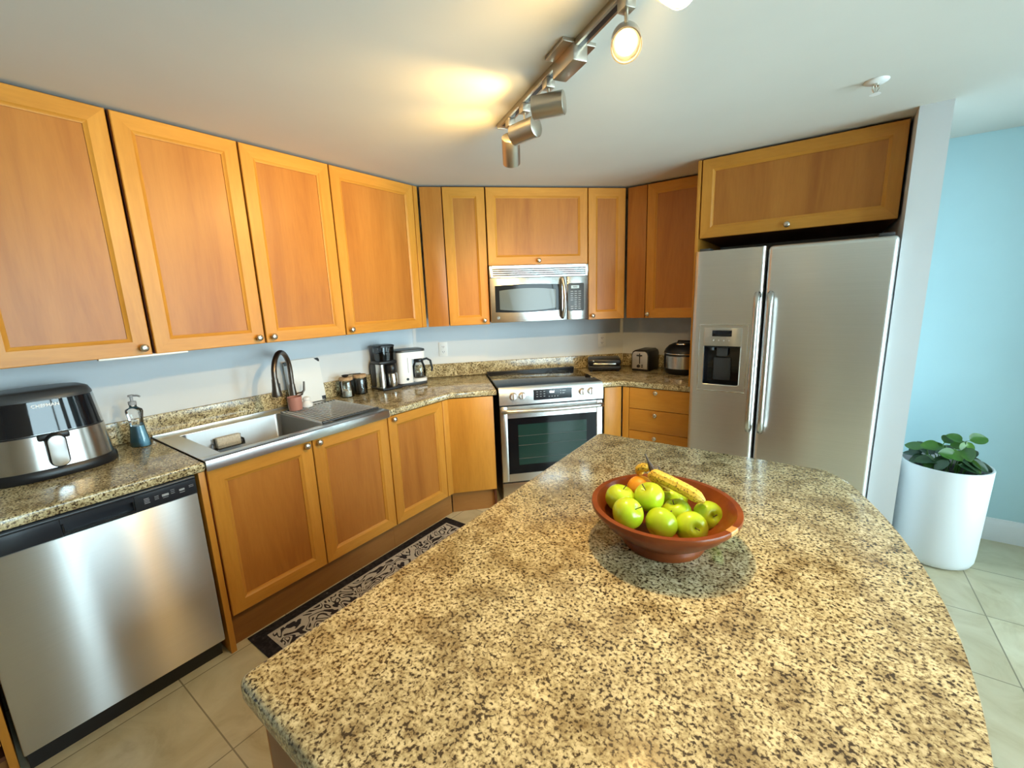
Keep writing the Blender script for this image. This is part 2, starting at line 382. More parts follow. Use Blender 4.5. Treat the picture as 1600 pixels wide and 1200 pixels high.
# ------------------------------------------------------------------ room
def slab(name, poly, z0, z1, mat): return struct(one('prism', poly, z0, z1).build(name, mat))
slab('floor', [(XA-0.1, YR-0.1), (XR+0.1, YR-0.1), (XR+0.1, YC+0.1), (XA-0.1, YC+0.1)], -0.1, 0.0, M_FLOOR)
slab('ceiling', [(XA-0.1, YR-0.1), (XR+0.1, YR-0.1), (XR+0.1, YC+0.1), (XA-0.1, YC+0.1)], ZC, ZC+0.1, M_CEIL)
yAB = XA - DB*R2; xBC = YC + DB*R2
slab('wall_left', [(XA-0.1, YR), (XA, YR), (XA, yAB), (XA-0.1, yAB+0.04)], 0, ZC, M_WALL)
slab('wall_corner', [(XA, yAB), (xBC, YC), (xBC-0.04, YC+0.1), (XA-0.1, yAB+0.04)], 0, ZC, M_WALL)
slab('wall_back', [(xBC, YC), (3.0, YC), (3.0, YC+0.1), (xBC-0.04, YC+0.1)], 0, ZC, M_WALL)
slab('wall_divider', [(2.975, 2.24), (3.09, 2.24), (3.09, YC), (2.975, YC)], 0, ZC, M_WALL)
slab('wall_hall', [(3.09, YH), (XR+0.1, YH), (XR+0.1, YC+0.1), (3.09, YC+0.1)], 0, ZC, M_HALL)
def wall_with_openings(name, axis, base, lo, hi, wins):
    m = MB(); c = lo
    def seg(a, b, z0, z1):
        if b-a < 1e-4 or z1-z0 < 1e-4: return
        if axis == 'x': m.box(base, base+0.1, a, b, z0, z1)
        else: m.box(a, b, base-0.1, base, z0, z1)
    for a, b, z0, z1 in wins:
        seg(c, a, 0, ZC); seg(a, b, 0, z0); seg(a, b, z1, ZC); c = b
    seg(c, hi, 0, ZC)
    return struct(m.build(name, M_WALL))
wall_with_openings('wall_right', 'x', XR, YR, YH, WIN_R)
wall_with_openings('wall_front', 'y', YR, XA, XR, WIN_F)
k = 1
for a, b, z0, z1 in WIN_R:
    m = MB(); w = 0.05
    m.box(XR+0.02, XR+0.08, a, a+w, z0, z1, 0.004); m.box(XR+0.02, XR+0.08, b-w, b, z0, z1, 0.004)
    m.box(XR+0.02, XR+0.08, a+w, b-w, z0, z0+w, 0.004); m.box(XR+0.02, XR+0.08, a+w, b-w, z1-w, z1, 0.004)
    if b-a > 1.2: m.box(XR+0.02, XR+0.08, a+0.62*(b-a)-0.05, a+0.62*(b-a)+0.05, z0+w, z1-w, 0.004)
    f = struct(m.build('window_%d' % k, M_TRIM))
    one('box', XR+0.045, XR+0.052, a+w, b-w, z0+w, z1-w).build('pane', M_WINGLASS, f); k += 1
for a, b, z0, z1 in WIN_F:
    m = MB(); w = 0.05
    m.box(a, a+w, YR-0.08, YR-0.02, z0, z1, 0.004); m.box(b-w, b, YR-0.08, YR-0.02, z0, z1, 0.004)
    m.box(a+w, b-w, YR-0.08, YR-0.02, z0, z0+w, 0.004); m.box(a+w, b-w, YR-0.08, YR-0.02, z1-w, z1, 0.004)
    for q in (1, 2): m.box(a+(b-a)*q/3-0.03, a+(b-a)*q/3+0.03, YR-0.08, YR-0.02, z0+w, z1-w, 0.004)
    f = struct(m.build('window_%d' % k, M_TRIM))
    one('box', a+w, b-w, YR-0.055, YR-0.048, z0+w, z1-w).build('pane', M_WINGLASS, f); k += 1
def base_prof(name, M, L):
    m = MB(); prof = [(0, 0), (-0.016, 0), (-0.016, 0.105), (-0.013, 0.118), (-0.009, 0.124), (-0.006, 0.137), (0, 0.14)]
    m.rings([[M @ Vector((x, y, z)) for y, z in prof] for x in (0, L)], 0); return struct(m.build(name, M_TRIM, sharp=25))
base_prof('baseboard_hall', Matrix.Translation((3.09, YH, 0)), XR-3.09)
base_prof('baseboard_right', Matrix.Translation((XR, -0.40, 0)) @ Matrix.Rotation(-PI/2, 4, 'Z'), 3.0)

# ------------------------------------------------------------------ cabinet parts
def knob(parent, x, z, y=0.0):
    m = MB(); M = Matrix.Translation((x, y, z)) @ Matrix.Rotation(PI/2, 4, 'X')
    m.lathe([(0.008, 0.0), (0.0065, 0.003), (0.0055, 0.012), (0.0095, 0.016), (0.0150, 0.020), (0.0162, 0.024), (0.0140, 0.0285), (0.008, 0.031), (0.001, 0.0318)], 20, 0, M)
    return m.build('knob', M_NICKEL, parent, 60)
def door(parent, x0, x1, z0, z1, kn=None, st=0.058, name='door', bot=None):
    """framed door: front at local y=0, thickness 0.02 into +y, with a recessed centre panel"""
    m = MB(); t = bmesh.new()
    def ring(i, y): return [t.verts.new(p) for p in ((x0+i, y, z0+i), (x1-i, y, z0+i), (x1-i, y, z1-i), (x0+i, y, z1-i))]
    rs = [ring(0, 0.020), ring(0, 0.003), ring(0.003, 0.0), ring(st, 0.0), ring(st+0.004, 0.0035), ring(st+0.014, 0.0075), ring(st+0.0145, 0.0125), ring(st+0.0145, 0.0195)]
    for a, b in zip(rs, rs[1:]):
        for i in range(4):
            j = (i+1) % 4; f = t.faces.new((a[i], a[j], b[j], b[i])); f.material_index = 1 if i in (0, 2) else 0
    a, b = rs[-1], rs[0]
    for i in range(4):
        j = (i+1) % 4; t.faces.new((a[i], a[j], b[j], b[i]))
    m.merge(t, None)
    d = m.build(name, [M_STILE, M_RAIL], parent, 20)
    i = st+0.0145
    one('box', x0+i, x1-i, 0.0115, 0.0185, z0+i, z1-i).build('panel', M_PANEL, d)
    if kn: knob(d, kn[0], kn[1])
    return d
def flat_front(parent, x0, x1, z0, z1, name, kn=None, mat=None, th=0.02, y=0.0):
    d = one('box', x0, x1, y, y+th, z0, z1, 0.002).build(name, mat or M_STILE, parent)
    if kn: knob(d, kn[0], kn[1], y)
    return d
def carcass(parent, x0, x1, dep, z0, z1, y0=0.021, front=True):
    m = MB(); t = 0.016
    m.box(x0, x0+t, y0, dep, z0, z1); m.box(x1-t, x1, y0, dep, z0, z1)
    m.box(x0+t, x1-t, y0, dep, z0, z0+t); m.box(x0+t, x1-t, y0, dep, z1-t, z1); m.box(x0+t, x1-t, dep-0.008, dep, z0+t, z1-t)
    m.box(x0+t, x1-t, y0+0.02, dep-0.008, (z0+z1)/2-0.008, (z0+z1)/2+0.008)
    return m.build('body', M_CARC, parent)

ZB, ZT = 1.355, 2.317
GU = 'maple wall cabinets above the worktop'
G = 0.0025
# --- left run of wall cabinets, front plane x = 0.345 (local x runs along +y)
def wallcab(label, loc, rz, doors, dep, z0=ZB, z1=ZT, x0=None, x1=None):
    t = thing('wall_cabinet', label, 'cabinet', (loc[0], loc[1], z0), rz, GU)
    xa = min(d[0] for d in doors); xb = max(d[1] for d in doors)
    carcass(t, xa+0.001, xb-0.001, dep, 0.002, z1-z0+0.006)
    for d in doors: door(t, d[0]+G, d[1]-G, 0.0, z1-z0, (d[2], 0.031 if len(d) < 4 else d[3]))
    return t
DA = 0.345 - XA - 0.003
wallcab('maple wall cabinet with one tall door above the air fryer, cut by the photo edge', (0.345, 0, 0), RA, [(-0.475, -0.004, -0.036)], DA)
wallcab('two-door maple wall cabinet above the sink, pair of knobs meeting in the middle', (0.345, 0, 0), RA, [(0.004, 0.466, 0.430), (0.470, 0.939, 0.503)], DA)
wallcab('widest single-door maple wall cabinet of the left run, above the coffee maker', (0.345, 0, 0), RA, [(0.942, 1.566, 0.973)], DA)
t = thing('filler_strip', 'narrow maple filler strip at the right edge of the widest wall cabinet', 'filler panel', (0.345, 0, ZB), RA)
flat_front(t, 1.5675, 1.604, 0.0, ZT-ZB, 'board', None, M_STILE)
# --- diagonal run
DU = -0.8945
dpb = DU - DB - 0.003
def bloc(d, z=0): return ((d)/R2, (-d)/R2, z)     # origin of a diagonal-frame thing: s = 0
t = thing('cabinet_filler', 'plain maple corner filler panel between left wall cabinets and the narrow door', 'filler panel', bloc(DU-0.004, ZB), RB)
flat_front(t, 1.392, 1.541, 0.0, ZT-ZB, 'board', None, M_PANEL)
wallcab('narrow one-door maple wall cabinet left of the microwave', bloc(DU), RB, [(1.5446, 1.846, 1.803)], dpb)
wallcab('short maple wall cabinet directly above the microwave', bloc(DU), RB, [(1.850, 2.612, 2.227, 0.030)], dpb, 1.779)
wallcab('narrow one-door maple wall cabinet right of the microwave', bloc(DU), RB, [(2.615, 2.912, 2.646)], dpb)
# --- right run
YU = 2.70
t = thing('cabinet_filler', 'plain maple filler panel beside the wall cabinet over the toaster', 'filler panel', (0, YU+0.002, ZB), RC)
flat_front(t, 1.438, 1.5805, 0.0, ZT-ZB, 'board', None, M_PANEL)
wallcab('one-door maple wall cabinet over the toaster, left of the refrigerator', (0, YU, 0), RC, [(1.584, 1.998, 1.612)], YC-YU-0.003)
t = wallcab('wide low maple cabinet above the refrigerator', (0, 2.362, 0), RC, [(2.027, 2.964, 2.490, 0.027)], YC-2.362-0.003, 1.862)
one('box', 2.003, 2.0225, 0.0, YC-2.362-0.003, 0.915-1.862, ZT-1.862, 0.001).build('side_panel', M_STILE, t)
# white strip lamp under the left run
t = thing('under_cabinet_light', 'slim white strip lamp fixed under the wall cabinets beside the sink', 'light', (0.345, 0, ZB), RA)
one('box', -0.181, 0.123, 0.002, 0.030, -0.0075, 0.0015, 0.002).build('housing', M_WHITEP, t)
one('box', -0.172, 0.114, 0.007, 0.025, -0.0085, -0.0072, 0.0004).build('lens', M_DIM, t)

# --- base cabinets, left run: doors at x = 0.630
XB, ZD0, ZD1 = 0.630, 0.169, 0.868
GB = 'maple base cabinets under the worktop'
DBC = XB - XA - 0.003
def basecab(label, loc, rz, dep): return thing('base_cabinet', label, 'cabinet', (loc[0], loc[1], 0), rz, GB)
t = basecab('maple base cabinet at the far left, beyond the dishwasher', (XB, 0, 0), RA, DBC)
carcass(t, -1.10, -0.647, DBC, 0.10, 0.872); door(t, -1.098, -0.668, ZD0, ZD1, (-0.70, 0.84))
one('box', -0.666, -0.646, 0.0, DBC, 0, 0.872, 0.001).build('end_panel', M_STILE, t)
one('box', -1.10, -0.668, 0.07, 0.085, 0, 0.10).build('plinth', M_PLINTH, t)
t = basecab('two-door maple sink cabinet right of the dishwasher', (XB, 0, 0), RA, DBC)
m = MB()                      # open-topped body, so the sink bowls hang inside it
for a in (0.013, 0.943): m.box(a, a+0.016, 0.021, DBC, 0.19, 0.872)
m.box(0.029, 0.943, 0.021, DBC, 0.19, 0.206); m.box(0.029, 0.943, DBC-0.01, DBC, 0.206, 0.68); m.box(0.029, 0.943, 0.021, 0.036, 0.83, 0.872)
m.build('body', M_CARC, t)
door(t, 0.020, 0.484, ZD0, ZD1, (0.451, 0.849)); door(t, 0.489, 0.958, ZD0, ZD1, (0.517, 0.849))
one('box', -0.012, 0.011, -0.002, DBC, 0, 0.872, 0.001).build('end_panel', M_STILE, t)
one('box', 0.013, 0.961, 0.045, 0.06, 0, 0.188).build('plinth', M_PLINTH, t)
t = basecab('one-door maple base cabinet below the coffee maker', (XB, 0, 0), RA, DBC)
carcass(t, 0.963, 1.424, DBC, 0.19, 0.872); door(t, 0.964, 1.420, ZD0, ZD1, (0.999, 0.849))
flat_front(t, 1.4235, 1.476, ZD0, ZD1, 'filler', None, M_STILE)
one('box', 0.962, 1.494, 0.045, 0.06, 0, 0.188).build('plinth', M_PLINTH, t)
DBB = -0.602
t = thing('corner_panel', 'flat maple panel closing the corner left of the range', 'filler panel', bloc(DBB), RB)
flat_front(t, 1.487, 1.806, ZD0, ZD1, 'board', None, M_STILE, 0.02)
one('box', 1.79, 1.806, 0.021, 0.5, 0, 0.872).build('side_panel', M_CARC, t)
one('box', 1.478, 1.806, 0.045, 0.06, 0, 0.188).build('plinth', M_PLINTH, t)
# --- base cabinets, right
YBC = 2.395
t = thing('corner_panel', 'flat maple panel between the range and the drawer cabinet', 'filler panel', bloc(DBB-0.012), RB)
flat_front(t, 2.640, 2.772, ZD0, ZD1, 'board', None, M_STILE, 0.02)
one('box', 2.640, 2.76, 0.065, 0.08, 0, ZD0+0.02).build('plinth', M_PLINTH, t)
t = basecab('maple drawer cabinet beside the refrigerator', (0, YBC, 0), RC, 0.6)
carcass(t, 1.585, 2.033, YC-YBC-0.003, 0.19, 0.872)
flat_front(t, 1.536, 1.5835, ZD0, ZD1, 'filler')
for z0, z1, kz in ((0.713, ZD1, 0.845), (0.546, 0.709, 0.680), (ZD0, 0.542, 0.508)):
    flat_front(t, 1.587, 2.031, z0, z1, 'drawer', (1.781, kz), M_RAIL)
one('box', 1.54, 2.033, 0.045, 0.06, 0, 0.188).build('plinth', M_PLINTH, t)

# ------------------------------------------------------------------ worktops and backsplashes
ZK0, ZK = 0.8735, 0.914
XE, DE, YE = 0.642, -0.597, 2.378
def top(poly, label, bev=0.009):
    o = one('prism', poly, ZK0, ZK, bev).build('countertop', M_GRAN, sharp=50); return tag(o, label, 'countertop', 'granite worktops')
XW, DW, YW = XA+0.002, DB+0.002, YC-0.002
def X_at(d, y): return y + d*R2
top([(XW, -1.12), (XE, -1.12), (XE, 0.013), (XW, 0.013)], 'speckled granite worktop under the air fryer, left of the sink')
sl = 1.832
top([(XW, 0.966), (XE, 0.966), (XE, XE-DE*R2), Bp(DE, sl)[:2], Bp(DW, sl)[:2], (XW, XW-DW*R2)], 'speckled granite corner worktop between the sink and the range')
sr = 2.618
top([Bp(DE, sr)[:2], (X_at(DE, YE), YE), (2.036, YE), (2.036, YW), (X_at(DW, YW), YW), Bp(DW, sr)[:2]], 'speckled granite corner worktop right of the range, under the toaster')
def splash(poly, label, rz=0.0):
    c, q = math.cos(-rz), math.sin(-rz)
    o = one('prism', [(x*c-y*q, x*q+y*c) for x, y in poly], ZK+0.0005, 1.022, 0.003).build('backsplash', M_GRAN); o.rotation_euler = (0, 0, rz)
    return tag(o, label, 'backsplash', 'granite backsplash strips')
th = 0.022
xs = XW+th; ds = DW+th*1.0; ys = YW-th
splash([(XW, -1.12), (xs, -1.12), (xs, xs-ds*R2), (XW, XW-DW*R2)], 'long granite backsplash strip behind the sink')
splash([(xs, xs-ds*R2+0.001), (X_at(ds, ys)-0.001, ys), (X_at(DW, YW)-0.001, YW), (XW+0.0, XW-DW*R2+0.001)], 'granite backsplash strip behind the range', RB)
splash([(X_at(ds, ys)+0.001, ys), (2.0015, ys), (2.0015, YW), (X_at(DW, YW)+0.001, YW)], 'granite backsplash strip behind the toaster')

# ------------------------------------------------------------------ sink
t = thing('sink', 'stainless steel drop-in sink with an apron front, set between granite worktops', 'sink', (0, 0, ZK))
m = MB()
X0, X1, Y0, Y1 = -0.012, 0.652, 0.015, 0.964
bx0, bx1 = 0.105, 0.582; b1 = (0.098, 0.588); b2 = (0.618, 0.935)
zt_ = 0.004
m.box(X0, bx0, Y0, Y1, 0.0, zt_, 0.001); m.box(bx1, X1-0.004, Y0, Y1, 0.0, zt_, 0.001)
m.box(bx0, bx1, Y0, b1[0], 0.0, zt_); m.box(bx0, bx1, b1[1], b2[0], 0.0, zt_); m.box(bx0, bx1, b2[1], Y1, 0.0, zt_)
m.box(X1-0.006, X1, Y0, Y1, -0.042, zt_, 0.002)
m.box(X0, X0+0.012, Y0, Y1, 0.0, 0.010, 0.003)
m.build('deck', M_SINK, t)
def bowl_box(y0, y1, dep):
    m = MB(); r = 0.028
    def rr(i, z):
        pts = []
        for cx, cy, a in ((bx1-r, y1-r, 0), (bx0+r, y1-r, 90), (bx0+r, y0+r, 180), (bx1-r, y0+r, 270)):
            for q in range(6):
                an = math.radians(a+q*18); pts.append(Vector((cx+(r-i)*math.cos(an), cy+(r-i)*math.sin(an), z)))
        return pts
    m.rings([rr(-0.006, 0.003), rr(-0.001, 0.003), rr(0, 0.0), rr(0.0, -dep+0.02), rr(0.008, -dep+0.005), rr(0.02, -dep)], 0, False, True)
    return m.build('basin', M_BASIN_SHADE, t, 40)
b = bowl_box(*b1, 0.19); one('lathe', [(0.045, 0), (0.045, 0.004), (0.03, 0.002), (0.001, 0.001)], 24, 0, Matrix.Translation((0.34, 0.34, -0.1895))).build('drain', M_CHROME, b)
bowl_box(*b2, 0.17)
# faucet
t = thing('faucet', 'dark gooseneck kitchen faucet arching over the sink', 'faucet', (0.058, 0.715, ZK+zt_))
m = MB(); m.lathe([(0.030, 0), (0.030, 0.006), (0.025, 0.012), (0.022, 0.06), (0.0195, 0.10), (0.016, 0.15)], 24); m.build('body', M_BRONZE, t)
dirv = Vector((0.185, -0.185, 0)); pts = []
for i in range(8): pts.append(Vector((0, 0, 0.14+0.013*i)) + dirv*0.0)
for i in range(1, 22):
    a = PI*i/22*1.08; pts.append(dirv*0.5*(1-math.cos(a)) + Vector((0, 0, 0.235+0.125*math.sin(a))))
m = MB(); m.tube(pts, 0.0142, 16); m.build('spout', M_BRONZE, t)
e = pts[-1]; dn = (pts[-1]-pts[-2]).normalized()
sp = MB(); sp.tube([e-dn*0.005, e+dn*0.02, e+dn*0.05, e+dn*0.085, e+dn*0.095], [0.0165, 0.018, 0.021, 0.0275, 0.026], 20); sp = sp.build('spray_head', M_BRONZE, t)
one('box', -0.007, 0.007, -0.004, 0.004, -0.02, 0.02, 0.003, M=Matrix.Translation(e+dn*0.04+Vector((0.012, 0.013, 0)))).build('button', M_BLACK, sp)
m = MB(); m.cyl((0.0, 0.012, 0.075), (0.004, 0.055, 0.082), 0.014, 0.012, 16, 0, 0.003); m.tube([(0.004, 0.052, 0.082), (0.008, 0.066, 0.10), (0.012, 0.070, 0.155)], [0.008, 0.007, 0.0055], 10)
m.build('lever', M_BRONZE, t)
# roll-up rack over the right bowl
t = thing('drying_rack', 'roll-up steel drying rack lying over the right half of the sink', 'drying rack', (0, 0, ZK+zt_+0.0005))
for xx in (0.118, 0.556):
    one('box', xx, xx+0.012, 0.592, 0.952, 0.0, 0.010, 0.003).build('side_strip', M_DKGREY, t)
for i in range(17):
    y = 0.600 + i*0.0215
    one('cyl', (0.120, y, 0.006), (0.566, y, 0.006), 0.0032, None, 10).build('rod', M_ROD, t)
ZR = ZK+zt_+0.0112
# pink cup and white cup on the rack
t = thing('cup', 'small dusty pink cup on the drying rack by the faucet', 'cup', (0.172, 0.660, ZR), 0)
m = MB(); m.lathe([(0.030, 0), (0.036, 0.003), (0.039, 0.03), (0.040, 0.082), (0.0375, 0.082), (0.036, 0.03), (0.032, 0.006), (0.001, 0.005)], 28); m.build('body', M_MUG, t)
t = thing('egg_cup', 'small white rounded ceramic cup upside down on the drying rack', 'cup', (0.150, 0.745, ZR), 0)
m = MB(); m.lathe([(0.031, 0), (0.033, 0.004), (0.032, 0.018), (0.025, 0.030), (0.019, 0.038), (0.024, 0.046), (0.021, 0.058), (0.010, 0.063), (0.001, 0.064)], 24); m.build('body', M_CERAM, t)
# cutting board leaning on the backsplash
t = thing('cutting_board', 'white plastic cutting board with dark corners leaning on the wall behind the sink', 'cutting board', (0.022, 0.83, ZK+zt_+0.002), RA)
def rrect(w, h, r, q=5):
    P = []
    for cx, cy, a in ((w/2-r, h-r, 0), (-w/2+r, h-r, 90), (-w/2+r, r, 180), (w/2-r, r, 270)):
        for i in range(q+1):
            an = math.radians(a+90*i/q); P.append((cx+r*math.cos(an), cy+r*math.sin(an)))
    return P
lean = Matrix.Rotation(-0.135, 4, 'X') @ Matrix.Rotation(PI/2, 4, 'X')
one('prism', rrect(0.235, 0.285, 0.022), -0.005, 0.005, 0.002, M=lean).build('board', M_BOARD, t)
m = MB()
for cx, cz in ((0.100, 0.268), (0.102, 0.016), (-0.102, 0.268)):
    m.prism([(cx-0.018, cz+0.013), (cx+0.010, cz+0.014), (cx+0.018, cz+0.004), (cx+0.017, cz-0.012), (cx+0.008, cz-0.010)] if cx > 0 and cz > 0.1 else [(cx-0.014, cz-0.012), (cx+0.014, cz-0.012), (cx+0.014, cz+0.012), (cx-0.014, cz+0.012)], -0.0062, 0.0062, 0.001, M=lean)
m.build('grip', M_BLACK, t)
# sponge in its clear caddy on the back wall of the bowl
t = thing('sponge_caddy', 'clear suction caddy on the inner wall of the sink bowl', 'caddy', (0.106, 0.296, ZK-0.105))
m = MB()
m.box(0.0, 0.004, -0.072, 0.072, 0, 0.05, 0.001); m.box(0.004, 0.05, -0.072, 0.072, -0.003, 0.0, 0.001); m.box(0.047, 0.05, -0.072, 0.072, 0, 0.020, 0.001)
m.box(0.004, 0.047, -0.072, -0.069, 0, 0.03, 0.001); m.box(0.004, 0.047, 0.069, 0.072, 0, 0.03, 0.001)
m.build('tray', M_GLASS, t)
m = MB(); m.box(-0.058, 0.058, -0.016, 0.016, 0, 0.058, 0.007, M=Matrix.Translation((0.1325, 0.296, ZK-0.1045)) @ Matrix.Rotation(PI/2, 4, 'Z'))
tag(m.build('sponge', M_SPONGE), 'beige sponge standing in the clear caddy inside the sink', 'sponge')
# soap bottle
t = thing('soap_bottle', 'clear pump bottle half full of blue dish soap left of the sink', 'soap bottle', (0.105, -0.056, ZK+0.0003), 0.6)
LB = [(0.0, 0.040, 0.026), (0.004, 0.043, 0.029), (0.03, 0.040, 0.027), (0.07, 0.033, 0.023), (0.10, 0.029, 0.021), (0.115, 0.028, 0.020), (0.14, 0.031, 0.022), (0.168, 0.036, 0.024), (0.178, 0.034, 0.022), (0.186, 0.018, 0.016), (0.19, 0.013, 0.013), (0.20, 0.013, 0.013)]
one('loft', LB, n=2.4, seg=32).build('bottle', M_GLASS, t, 60)
one('loft', [(z, rx-0.002, ry-0.002) for z, rx, ry in LB[:5]], n=2.4, seg=32).build('soap', M_SOAP, t, 60)
m = MB(); m.cyl((0, 0, 0.199), (0, 0, 0.216), 0.0155, None, 20, 0, 0.002); m.cyl((0, 0, 0.216), (0, 0, 0.238), 0.006); m.cyl((0, 0, 0.238), (0, 0, 0.247), 0.012, None, 16, 0, 0.002); m.tube([(0, 0, 0.243), (0.03, 0, 0.243), (0.042, 0, 0.238)], 0.0045, 8)
m.build('pump', M_GREY, t)

# ------------------------------------------------------------------ air fryer
t = thing('air_fryer', 'large steel and black air fryer on the granite at the far left', 'air fryer', (0.150, -0.355, ZK+0.0003), RA)
one('loft', [(0.0, 0.196, 0.158), (0.004, 0.200, 0.162), (0.028, 0.199, 0.161), (0.040, 0.192, 0.154)], n=2.7, seg=72).build('base', M_BLACK, t, 50)
one('loft', [(0.036, 0.190, 0.152), (0.170, 0.179, 0.142)], n=2.7, seg=72).build('basket_drawer', M_STEEL, t, 50)
one('loft', [(0.170, 0.174, 0.137), (0.176, 0.173, 0.136)], n=2.7, seg=72).build('seam', M_BLACK, t, 50)
one('loft', [(0.176, 0.178, 0.141), (0.296, 0.165, 0.129), (0.302, 0.162, 0.126)], n=2.7, seg=72).build('body', M_STEEL, t, 50)
one('loft', [(0.302, 0.164, 0.128), (0.310, 0.163, 0.127), (0.328, 0.155, 0.119), (0.336, 0.138, 0.102), (0.338, 0.08, 0.06)], n=2.7, seg=72).build('top_cap', M_DKGREY, t, 50)
m = MB(); a0, a1 = math.radians(212), math.radians(328)
m.loft([(0.177, 0.178, 0.141), (0.301, 0.1635, 0.1275)], a0, a1, 2.7, 40, 0, False, (False, False), 0.0022)
m.loft([(0.177, 0.178, 0.141), (0.301, 0.1635, 0.1275)], a0, a1, 2.7, 40, 0, False, (False, False), 0.0005)
cp = m.build('control_panel', M_BGLOSS, t, 50)
text_mesh('lettering', 'CHEFMAN', 0.0165, M_WPRINT, t, (0.008, -0.1338, 0.283), (PI/2-0.105, 0, 0))
HM = Matrix.Translation((0.008, -0.1465, 0.046)) @ Matrix.Rotation(PI/2+0.085, 4, 'X')
h = MB(); h.prism([(x, z) for x, z in rrect(0.056, 0.130, 0.026, 8)], 0, 0.030, 0.003, M=HM)
h.box(-0.036, 0.052, -0.156, -0.132, 0.150, 0.176, 0.006)
h = h.build('handle', M_BLACK, t)
one('prism', [(x, z) for x, z in rrect(0.048, 0.122, 0.022, 8)], 0, 0.003, 0.001, M=HM @ Matrix.Translation((0, 0.004, 0.0298))).build('handle_plate', simple('satin_handle_plate', (0.85, 0.86, 0.86), 0.30, 1.0), h)

# ------------------------------------------------------------------ jars, spoon, grinder, coffee maker
def jar(x, y, label, fill, fh, h, r):
    t = thing('jar', label, 'jar', (x, y, ZK+0.0003), 0, 'lidded glass jars')
    one('lathe', [(r-0.004, 0), (r, 0.004), (r, h-0.012), (r-0.006, h), (r-0.009, h), (r-0.003, h-0.013), (r-0.003, 0.006), (0.001, 0.005)], 28).build('glass', M_GLASS, t, 50)
    one('lathe', [(r-0.0045, 0.0055), (r-0.0045, fh), (0.001, fh+0.003)], 28).build('contents', fill, t, 50)
    one('lathe', [(r-0.004, h-0.003), (r-0.001, h), (r-0.001, h+0.016), (r-0.004, h+0.019)], 28).build('lid', M_CORK, t, 50)
jar(0.070, 1.078, 'wood-lidded glass jar of white sugar behind the sink', M_SUGAR, 0.045, 0.118, 0.047)
jar(0.062, 1.192, 'wood-lidded glass jar of dark ground coffee next to the sugar', M_BEANS, 0.098, 0.118, 0.047)
m = MB(); zs = ZK+0.0003+0.118+0.019
m.lathe([(0.001, 0.0003), (0.014, 0.002), (0.022, 0.010), (0.024, 0.016), (0.021, 0.016), (0.012, 0.006), (0.001, 0.004)], 20, 0, Matrix.Translation((0.078, 1.070, zs)))
m.tube([(0.077, 1.090, zs+0.014), (0.070, 1.13, zs+0.012), (0.062, 1.20, zs+0.006)], [0.006, 0.005, 0.006], 8, flat=0.6)
tag(m.build('scoop', M_BLACK), 'black coffee scoop lying across the two jar lids', 'scoop')
# grinder
t = thing('coffee_grinder', 'tall black and steel coffee grinder beside the jars', 'coffee grinder', (0.090, 1.395, ZK+0.0003), math.radians(80))
one('prism', [(-0.075, -0.09), (0.075, -0.09), (0.075, 0.09), (-0.075, 0.09)], 0, 0.018, 0.005).build('base', M_BLACK, t)
m = MB(); m.box(-0.075, 0.075, 0.0, 0.09, 0.018, 0.19, 0.012); m.box(-0.07, 0.07, -0.062, 0.088, 0.186, 0.212, 0.01); m.build('body', M_BLACK, t)
one('loft', [(0.018, 0.026, 0.05), (0.188, 0.024, 0.046)], n=3).build('side_trim', M_STEEL, t).location = (-0.048, -0.015, 0)
o = one('lathe', [(0.036, 0.0), (0.038, 0.003), (0.038, 0.095), (0.033, 0.10)], 28).build('grounds_container', M_STEEL, t, 50); o.location = (0.030, -0.045, 0.0185)
o = one('lathe', [(0.033, 0.0), (0.040, 0.006), (0.040, 0.055), (0.030, 0.066)], 28).build('chute', M_BLACK, t, 50); o.location = (0.030, -0.035, 0.119)
one('loft', [(0.213, 0.060, 0.058), (0.31, 0.066, 0.064)], n=4).build('hopper', M_GLASSD, t)
one('loft', [(0.214, 0.054, 0.052), (0.265, 0.057, 0.055)], n=4).build('beans', M_BEANS, t)
one('loft', [(0.31, 0.069, 0.067), (0.322, 0.069, 0.067), (0.326, 0.06, 0.058)], n=4).build('lid', M_BLACK, t)
# coffee maker
t = thing('coffee_maker', 'white drip coffee maker with a glass carafe in the worktop corner', 'coffee maker', (0.118, 1.607, ZK+0.0003), math.radians(68))
one('loft', [(0.0, 0.118, 0.085), (0.004, 0.120, 0.087), (0.022, 0.118, 0.085)], n=4).build('base', M_DKGREY, t)
o = one('loft', [(0.022, 0.062, 0.084), (0.255, 0.062, 0.082)], n=4).build('water_tower', M_CERAM, t); o.location = (-0.055, 0, 0)
m = MB(); m.loft([(0.20, 0.112, 0.080), (0.255, 0.114, 0.082)], n=4); o = m.build('brew_head', M_CERAM, t)
one('loft', [(0.2552, 0.116, 0.084), (0.270, 0.114, 0.082), (0.274, 0.10, 0.07)], n=4).build('lid', M_DKGREY, t)
o = one('loft', [(0.0221, 0.056, 0.078), (0.045, 0.056, 0.078)], n=4).build('front_plinth', M_CERAM, t); o.location = (0.062, 0, 0)
one('cyl', (-0.05, -0.083, 0.052), (-0.05, -0.088, 0.052), 0.010, None, 18).build('switch', M_BLACK, t)
one('box', -0.043, -0.039, -0.0845, -0.0825, 0.10, 0.215).build('gauge', M_GREY, t)
o = one('lathe', [(0.042, 0.0), (0.050, 0.006), (0.054, 0.04), (0.050, 0.085), (0.036, 0.118), (0.033, 0.118), (0.047, 0.083), (0.050, 0.04), (0.047, 0.008), (0.001, 0.006)], 28).build('carafe', M_GLASS, t, 60); o.location = (0.072, -0.006, 0.046)
one('lathe', [(0.036, 0.118), (0.038, 0.122), (0.036, 0.14), (0.015, 0.148)], 24).build('carafe_lid', M_BLACK, o, 50)
